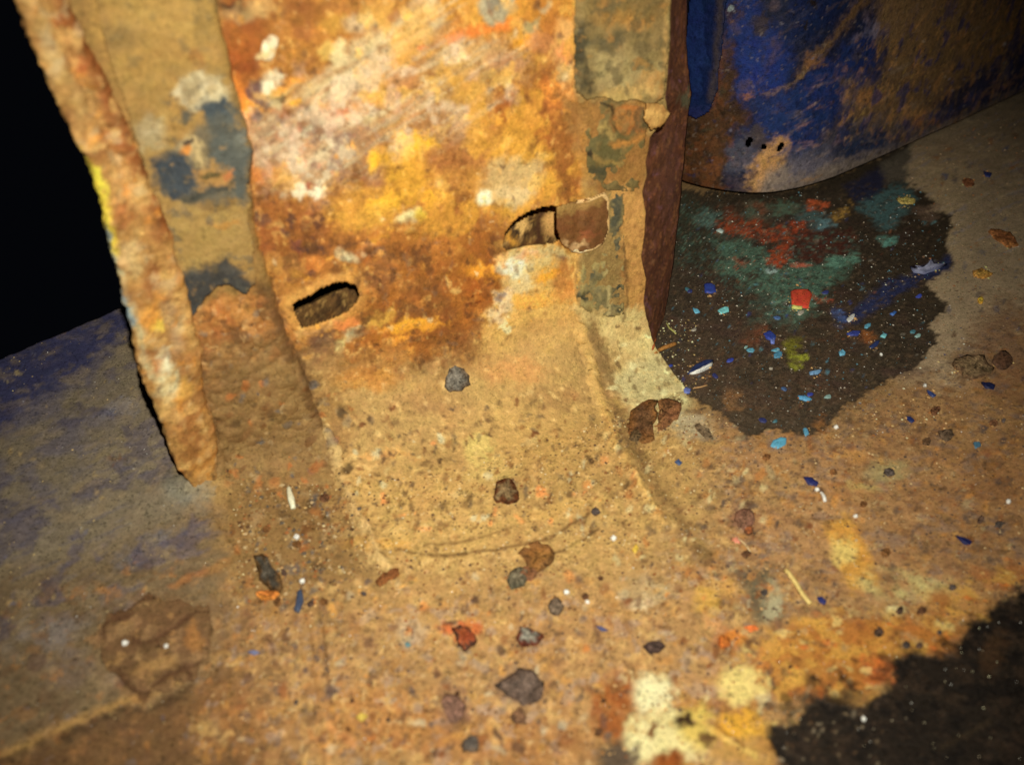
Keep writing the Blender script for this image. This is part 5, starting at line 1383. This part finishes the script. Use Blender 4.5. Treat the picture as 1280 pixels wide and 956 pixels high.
PC = 'paint chips scattered on the floor'
for pts, col, inner, t, lab in [
    ([(963, 558), (966, 551), (976, 547), (983, 549), (982, 556), (972, 561)], (92, 172, 224), None, .0006, 'brightest sky blue paint chip at the lower edge of the dark patch'),
    ([(1004, 597), (1014, 598), (1023, 604), (1021, 608), (1010, 606)], (32, 40, 112), None, .0007, 'navy paint chip next to a white bead on the tan floor'),
    ([(1194, 670), (1206, 673), (1215, 678), (1212, 682), (1204, 680)], (26, 32, 96), None, .0007, 'navy pointed paint chip alone on the right of the floor'),
    ([(1021, 747), (1027, 746), (1033, 752), (1031, 756), (1024, 753)], (44, 50, 132), None, .0006, 'small indigo paint chip beside the straw end'),
    ([(1226, 479), (1236, 479), (1244, 482), (1242, 487), (1232, 486)], (22, 28, 70), None, .0007, 'dark navy chip below the large flat scale'),
    ([(1132, 521), (1138, 522), (1143, 527), (1139, 529), (1134, 525)], (30, 42, 104), None, .0006, 'blue chip on the tan floor under the tip of the dark patch'),
    ([(1158, 488), (1164, 490), (1170, 495), (1166, 497), (1160, 493)], (44, 58, 120), None, .0006, 'mid blue chip with a sparkle beside it below the dark patch'),
    ([(1229, 215), (1240, 217), (1238, 222), (1231, 221)], (28, 34, 84), None, .0006, 'blue chip near the far end of the blue panel'),
    ([(988, 366), (992, 363), (1010, 363), (1015, 370), (1010, 386), (990, 384)], (184, 52, 24), (170, 44, 22), .0009, 'square red paint chip on the teal stain'),
    ([(989, 383), (1003, 384), (1002, 387), (990, 386)], (220, 170, 84), None, .0008, 'yellow sliver along the edge of the square red chip'),
    ([(859, 468), (868, 458), (882, 452), (892, 452), (884, 460), (868, 467)], (36, 46, 96), None, .0010, 'dark blue elongated chip with a white edge on the dark patch'),
    ([(862, 468), (880, 460), (892, 455), (886, 461), (872, 467)], (236, 226, 204), None, .0013, 'white edge sliver of the elongated dark blue chip'),
    ([(954, 418), (962, 413), (970, 421), (968, 427), (958, 424)], (38, 58, 152), None, .0007, 'royal blue chip left of the yellow stain'),
    ([(962, 427), (968, 423), (968, 430), (964, 430)], (98, 112, 200), None, .0008, 'pale violet corner chip under the royal blue chip'),
    ([(880, 356), (886, 354), (894, 357), (895, 366), (888, 367), (881, 366)], (36, 54, 144), None, .0006, 'square ultramarine chip on the left of the dark patch'),
    ([(897, 389), (903, 385), (911, 385), (911, 390), (902, 393)], (112, 184, 208), None, .0006, 'light cyan chip in the middle left of the dark patch'),
    ([(865, 385), (871, 387), (875, 391), (869, 392)], (98, 170, 200), None, .0005, 'thin pale blue chip left of the light cyan chip'),
    ([(966, 444), (973, 440), (978, 441), (977, 447), (968, 448)], (68, 124, 150), None, .0006, 'teal blue chip between the royal blue chip and the yellow stain'),
    ([(1048, 441), (1053, 437), (1057, 441), (1056, 444), (1050, 445)], (96, 162, 190), None, .0006, 'cyan chip on the right half of the dark patch'),
    ([(1011, 466), (1020, 464), (1028, 463), (1022, 468), (1013, 469)], (104, 142, 176), None, .0006, 'slate blue sliver near the bottom of the dark patch'),
    ([(997, 495), (1006, 495), (1015, 500), (1008, 502), (999, 499)], (84, 156, 196), None, .0006, 'long sky blue chip at the bottom of the dark patch'),
    ([(1100, 421), (1104, 417), (1109, 419), (1106, 423)], (108, 176, 206), None, .0006, 'small cyan chip right of the orange crumb in the dark patch'),
    ([(1058, 418), (1066, 414), (1076, 415), (1072, 420), (1062, 420)], (46, 56, 140), None, .0006, 'indigo chip beside the orange crumb in the dark patch'),
    ([(1086, 434), (1094, 428), (1100, 426), (1096, 433), (1089, 436)], (36, 48, 104), None, .0006, 'dull navy sliver right of the cyan chip in the dark patch'),
    ([(1058, 400), (1063, 395), (1069, 393), (1067, 399), (1061, 403)], (196, 206, 206), None, .0007, 'white chip on the blue smear of the dark patch'),
    ([(1112, 393), (1118, 389), (1121, 391), (1116, 395)], (48, 92, 176), None, .0006, 'bright blue chip near the right edge of the dark patch'),
    ([(1137, 334), (1150, 337), (1160, 330), (1164, 324), (1168, 331), (1184, 331), (1170, 338), (1155, 343), (1142, 341)], (98, 98, 136), (112, 110, 140), .0007, 'lavender grey paint flake on the blue smear by the edge'),
    ([(895, 289), (900, 286), (905, 289), (902, 292)], (166, 214, 206), None, .0006, 'pale mint chip on the red stain of the dark patch'),
    ([(854, 488), (858, 485), (864, 487), (862, 492), (856, 492)], (104, 118, 206), None, .0007, 'periwinkle chip at the sandy corner of the dark patch'),
    ([(1003, 537), (1008, 535), (1011, 543), (1007, 546)], (92, 160, 190), None, .0006, 'pale blue chip at the lower tip of the dark patch'),
    ([(368, 764), (372, 742), (378, 738), (380, 752), (374, 766)], (66, 78, 116), None, .0010, 'steel blue pointed chip standing in the debris left of the post foot'),
    ([(310, 816), (318, 813), (325, 816), (318, 819)], (116, 116, 150), None, .0006, 'dull lilac chip on the brown floor at lower left'),
    ([(506, 805), (511, 803), (514, 807), (508, 809)], (120, 160, 160), None, .0006, 'tiny aqua chip on the orange floor'),
    ([(745, 783), (752, 784), (760, 789), (752, 789)], (90, 90, 150), None, .0006, 'violet sliver on the orange floor right of the pointed flake'),
    ([(1216, 554), (1224, 553), (1226, 558), (1219, 561)], (70, 112, 150), None, .0006, 'muted blue chip at the far right above the navy chip'),
    ([(843, 578), (848, 575), (853, 579), (849, 582)], (70, 92, 150), None, .0006, 'blue chip in the grit right of the post foot'),
    ([(790, 688), (795, 680), (798, 686), (794, 692)], (236, 190, 60), None, .0006, 'yellow chip on the tan floor right of the foot'),
    ([(914, 674), (921, 672), (926, 679), (919, 680)], (232, 140, 104), None, .0006, 'salmon pink chip below the dull pinkish scale'),
    ([(445, 897), (452, 892), (460, 896), (452, 902)], (222, 186, 70), None, .0008, 'yellow chip at the lower left on the orange floor'),
]:
    flake('paint_chip', pts, (col[0] * .80, col[1] * .80, col[2] * (.70 if col[2] > 1.3 * col[1] else .78)) if col[2] > col[0] else tuple(v * .88 for v in col), t, M_CHIP, lab, 'paint chip', PC, inner=inner, lift=.2)
NM2 = {(96, 62, 38): 'brown', (84, 62, 48): 'dark brown', (112, 72, 36): 'reddish brown', (78, 66, 58): 'grey brown'}
NAMES = {(66, 116, 128): 'cyan', (54, 90, 94): 'teal', (38, 50, 116): 'royal blue', (52, 74, 104): 'slate blue', (104, 126, 116): 'grey green', (36, 40, 78): 'navy', (130, 120, 102): 'pale tan'}
rr = random.Random(91)
n_ = 0
while n_ < 24:
    cx, cy = rr.uniform(836, 1150), rr.uniform(330, 530)
    if sdf_poly(np.array([cx]), np.array([cy]), PATCH_A)[0] > -8: continue
    col = rr.choice(list(NAMES))
    r = rr.uniform(1.6, 3.6)
    flake('paint_chip', blob(cx, cy, r * 1.5, r * .8, rr.uniform(-40, 30), 6, n_), col, .0004, M_CHIP, 'tiny %s paint crumb on the dark patch' % NAMES[col], 'paint chip', 'tiny paint crumbs on the dark patch', lift=.2)
    n_ += 1
n_ = 0
while n_ < 44:
    cx, cy = rr.uniform(290, 1270), rr.uniform(480, 930)
    if sdf_poly(np.array([cx]), np.array([cy]), PATCH_A)[0] < 8 or sdf_poly(np.array([cx]), np.array([cy]), PATCH_B)[0] < 8: continue
    if to_px(np.array([hit(cx, cy, SURF)[0]]))[0, 2] < 0: continue
    r = rr.uniform(2.2, 5.0); cc = rr.choice(list(NM2))
    flake('rust_flake', blob(cx, cy, r * 1.3, r, rr.uniform(-40, 30), 7, n_ + 200), cc, .0008, M_FLAKE, 'small %s rust crumb %s' % (NM2[cc], ('on the orange floor at the bottom' if cy > 760 else 'in the dust below the post' if cx < 760 and cy > 600 else 'on the low part of the post face' if cx < 760 else 'on the right part of the floor')), 'rust flake', 'small rust crumbs on the floor')
    n_ += 1

# pale beads that catch the lamp
def bead(cx, cy, r_px, label, group=None, col=(250, 246, 232)):
    h_ = hit(cx, cy, SURF)
    r = r_px * .85 / F * to_px(h_[0])[2]
    ctr = h_[0] + h_[1] * r * .55
    V, f = [], []
    nl, nm = 6, 10
    rr2 = random.Random(int(cx + cy))
    V.append((0, 0, r))
    for i in range(1, nl):
        for j in range(nm):
            a, b = math.pi * i / nl, 2 * math.pi * j / nm
            q = r * rr2.uniform(.75, 1.2)
            V.append((q * math.sin(a) * math.cos(b), q * math.sin(a) * math.sin(b), q * math.cos(a)))
    V.append((0, 0, -r))
    for j in range(nm):
        f.append((0, 1 + j, 1 + (j + 1) % nm))
        f.append((len(V) - 1, 1 + (nl - 2) * nm + (j + 1) % nm, 1 + (nl - 2) * nm + j))
        for i in range(nl - 2):
            f.append((1 + i * nm + j, 1 + (i + 1) * nm + j, 1 + (i + 1) * nm + (j + 1) % nm, 1 + i * nm + (j + 1) % nm))
    V = np.array(V) + ctr
    o = mesh_obj('bead', V, f, M_CHIP, albedo(col, k_at(cx, cy)), origin=ctr)
    tag(o, label, 'bead', group)
BG = 'white beads on the floor'
for cx, cy, r, lab in [(157, 805, 5.5, 'white bead on the scaled patch at lower left'), (208, 808, 4, 'smaller white bead right of the one on the scaled patch'),
                  (371, 672, 4.5, 'white bead in the debris under the pale sliver'), (378, 727, 4.5, 'white bead just above the steel blue pointed chip'),
                  (708, 741, 4.5, 'white bead below the light brown round flake'), (734, 753, 3.5, 'small white bead beside a tan crumb below the post foot'),
                  (767, 674, 4.5, 'white bead on the tan dust right of the post foot'), (1021, 613, 3.5, 'white bead touching the navy chip'),
                  (1069, 646, 3.5, 'white bead above the orange yellow rust on the right'), (1260, 628, 4, 'white bead alone at the far right of the floor'),
                  (1045, 535, 3.5, 'white bead at the lower tip of the dark patch'), (1156, 483, 3, 'white bead left of the mid blue chip'),
                  (1079, 899, 4, 'white bead on the dark patch at lower right'), (1101, 444, 2.6, 'white bead on the right half of the upper dark patch')]:
    bead(cx, cy, r, lab, BG)

def straw(name, pts, w, col, label, cat, lift=.0008, group=None, tip=.5):
    pp = interp_poly(pts, 14)
    V = []
    first = None
    cs = []
    for i, q in enumerate(pp):
        h_ = hit(q[0], q[1], SURF)
        r = w / F * to_px(h_[0])[2] * (1 - tip * abs(i / 13 - .6))
        cs.append((h_[0], h_[1], r))
    cen = np.mean([c[0] for c in cs], axis=0)
    for i, (c0, n0, r) in enumerate(cs):
        t = cs[min(i + 1, 13)][0] - cs[max(i - 1, 0)][0]; t = t / (np.linalg.norm(t) + 1e-9)
        s = np.cross(t, n0); s /= np.linalg.norm(s)
        for a in range(7):
            an = a / 7 * 6.283
            V.append(c0 + n0 * (r * .8 + lift * .3 * math.sin(i / 13 * 3.14)) + s * r * math.cos(an) + n0 * r * .8 * math.sin(an))
    f = [(i * 7 + j, i * 7 + (j + 1) % 7, (i + 1) * 7 + (j + 1) % 7, (i + 1) * 7 + j) for i in range(13) for j in range(7)]
    f += [tuple(range(6, -1, -1)), tuple(13 * 7 + j for j in range(7))]
    kk = k_at(*np.mean(pts, axis=0))
    o = mesh_obj(name, V, f, M_STRAW, albedo(col, kk), origin=cen)
    tag(o, label, cat, group)
straw('straw', [(982, 714), (992, 728), (1002, 744), (1012, 756)], 3.0, (214, 182, 104), 'pale straw with a thick lower end on the right of the floor', 'straw', tip=-.3)
straw('sliver', [(361, 610), (364, 624), (367, 637)], 4.5, (246, 226, 168), 'bright cream sliver standing out in the debris left of the post foot', 'sliver', tip=.8)
straw('sliver', [(1026, 616), (1029, 622), (1031, 628)], 2.6, (232, 214, 184), 'short white sliver under the bead by the navy chip', 'sliver')
straw('twig', [(816, 443), (828, 438), (838, 434), (844, 431)], 3.4, (136, 88, 36), 'brown twig at the foot of the right flange', 'twig')
straw('twig', [(812, 444), (815, 434), (819, 424)], 2.4, (132, 66, 24), 'short reddish twig leaning against the foot of the right flange', 'twig')
straw('straw', [(833, 404), (836, 411), (845, 418)], 1.4, (140, 132, 70), 'bent olive fibre on the dark patch near the flange', 'straw')
straw('straw', [(866, 486), (876, 485), (884, 482)], 1.2, (150, 112, 68), 'thin tan fibre beside the periwinkle chip', 'straw')
straw('sliver', [(918, 670), (930, 680), (938, 690)], 1.0, (200, 170, 120), 'hair thin pale sliver near the salmon pink chip', 'sliver')
straw('sliver', [(828, 504), (826, 520), (825, 540)], 1.3, (176, 138, 84), 'thin tan sliver lying across the flat reddish scale', 'sliver')

# loose grit: too small and too many to pick apart
rr = np.random.default_rng(5)
def grit(n, box, seed, sizes, palette, poly=None, notin=()):
    r0 = np.random.default_rng(seed)
    V, Fc, Cc = [], [], []
    base = np.array([(1, 0, 0), (-1, 0, 0), (0, 1, 0), (0, -1, 0), (0, 0, 1), (0, 0, -1)], float)
    tri = [(0, 2, 4), (2, 1, 4), (1, 3, 4), (3, 0, 4), (2, 0, 5), (1, 2, 5), (3, 1, 5), (0, 3, 5)]
    cnt = 0
    xs = r0.uniform(box[0], box[2], n); ys = r0.uniform(box[1], box[3], n)
    ok = np.ones(n, bool)
    if poly is not None: ok &= sdf_poly(xs, ys, poly) < r0.normal(0, 14, n)
    for q in notin: ok &= sdf_poly(xs, ys, q) > 4
    for x, y in zip(xs[ok], ys[ok]):
        h_ = hit(x, y, SURF)
        if h_ is None: continue
        r = (sizes[0] + (sizes[1] - sizes[0]) * r0.random() ** 3) / F * to_px(h_[0])[2]
        w = base * r * r0.uniform(.6, 1.3, (6, 1))
        a = r0.uniform(0, 6.28); ca, sa = math.cos(a), math.sin(a)
        w = np.stack([w[:, 0] * ca - w[:, 1] * sa, w[:, 0] * sa + w[:, 1] * ca, w[:, 2] * .7], 1)
        V.append(w + h_[0] + h_[1] * r * .3)
        Fc += [tuple(i + cnt for i in t) for t in tri]
        c = albedo(palette[r0.integers(len(palette))], k_at(x, y))
        Cc.append(np.tile(c, (6, 1))); cnt += 6
    return V, Fc, Cc, cnt
def grit_at(pts_, seed, sizes, palette):
    V, Fc, Cc, cnt = [], [], [], 0
    r0 = np.random.default_rng(seed)
    for x, y in pts_:
        v, f, c, n = grit(1, (x, y, x + .01, y + .01), int(r0.integers(1e9)), sizes, palette)
        V += v; Fc += [tuple(i + cnt for i in t) for t in f]; Cc += c; cnt += n
    return V, Fc, Cc, cnt
VV, FF, CC, off_ = [], [], [], 0
around = []
for x, y, r in FLK:
    if r < 4: continue
    for _ in range(int(6 + r * 1.1)):
        a = rr.uniform(0, 6.28); q = r * rr.uniform(.85, 1.6)
        around.append((x + q * math.cos(a), y + abs(q) * .9 * math.sin(a)))
v, f, c, n = grit_at(around, 77, (.8, 2.6), [(104, 74, 44), (140, 104, 60), (84, 62, 44), (170, 132, 78), (122, 76, 38)])
VV += v; FF += f; CC += c; off_ += n
for args in [
    (2600, (270, 460, 900, 740), 1, (.8, 2.6), [(104, 74, 44), (150, 112, 62), (190, 152, 90), (84, 62, 44), (206, 182, 128), (122, 76, 38)], [(300, 480), (420, 520), (640, 500), (760, 480), (870, 520), (890, 650), (760, 700), (560, 700), (420, 740), (300, 720)]),
    (1400, (280, 560, 460, 780), 2, (.9, 3.6), [(84, 58, 34), (120, 84, 46), (150, 116, 72), (88, 76, 62), (140, 86, 42), (170, 142, 98)], [(290, 590), (400, 580), (450, 700), (400, 760), (300, 740)]),
    (1600, (300, 700, 1000, 950), 3, (.8, 3.0), [(112, 78, 46), (164, 114, 60), (196, 150, 92), (92, 70, 54), (140, 84, 40)], None),
    (1700, (860, 500, 1280, 780), 4, (.7, 2.4), [(92, 66, 44), (140, 102, 60), (176, 146, 98), (72, 58, 48), (120, 74, 36)], None),
    (900, (1120, 130, 1280, 480), 5, (.6, 1.7), [(72, 54, 38), (110, 90, 64), (64, 56, 54), (98, 62, 34)], None),
    (1500, (830, 240, 1190, 545), 6, (.6, 1.6), [(120, 104, 84), (86, 70, 54), (150, 138, 118), (64, 96, 100), (70, 50, 36)], PATCH_A),
    (500, (760, 400, 870, 540), 7, (.7, 2.0), [(150, 124, 74), (112, 88, 52), (204, 186, 130)], None),
    (1300, (400, 470, 860, 720), 9, (.7, 1.9), [(84, 60, 36), (96, 70, 44), (74, 58, 46), (112, 70, 32)], None),
    (500, (1010, 380, 1240, 560), 10, (.7, 2.2), [(170, 140, 90), (196, 176, 130), (96, 70, 44), (70, 62, 70)], [(1010, 530), (1100, 480), (1180, 430), (1230, 470), (1120, 560)]),
    (700, (440, 470, 800, 690), 12, (1.0, 2.4), [(190, 150, 88), (206, 172, 112), (176, 132, 74)], None),
    (400, (0, 420, 270, 930), 8, (.7, 1.8), [(96, 80, 58), (78, 66, 56), (140, 116, 74)], None),
]:
    v, f, c, n = grit(*args[:5], poly=args[5], notin=[] if args[2] == 6 else [PATCH_B] + ([PATCH_A] if args[2] != 7 else []))
    VV += v; FF += [tuple(i + off_ for i in t) for t in f]; CC += c; off_ += n
VV = np.concatenate(VV)
g = mesh_obj('grit', VV, np.array(FF), M_GRIT, np.concatenate(CC), origin=np.array([VV[:, 0].mean(), VV[:, 1].mean(), 0]), smooth=False)
tag(g, 'loose sandy grit and rust dust strewn over the floor and the foot of the post', 'grit', kind='stuff')

VV, FF, CC, off_ = [], [], [], 0
for args in [(240, (280, 440, 880, 760), 101, (.7, 1.3)), (160, (860, 240, 1280, 800), 102, (.6, 1.1)), (120, (300, 700, 1000, 950), 103, (.7, 1.3)), (60, (960, 760, 1280, 950), 104, (.7, 1.2)), (60, (0, 430, 300, 930), 105, (.6, 1.1))]:
    v, f, c, n = grit(*args, [(240, 232, 214), (226, 206, 160), (214, 190, 150)])
    VV += v; FF += [tuple(i + off_ for i in t) for t in f]; CC += c; off_ += n
VV = np.concatenate(VV)
g = mesh_obj('mica_grains', VV, np.array(FF), M_SPARK, np.concatenate(CC), origin=np.array([VV[:, 0].mean(), VV[:, 1].mean(), 0]), smooth=False)
tag(g, 'tiny glinting pale grains sprinkled over the floor and the dark patches', 'grains', kind='stuff')
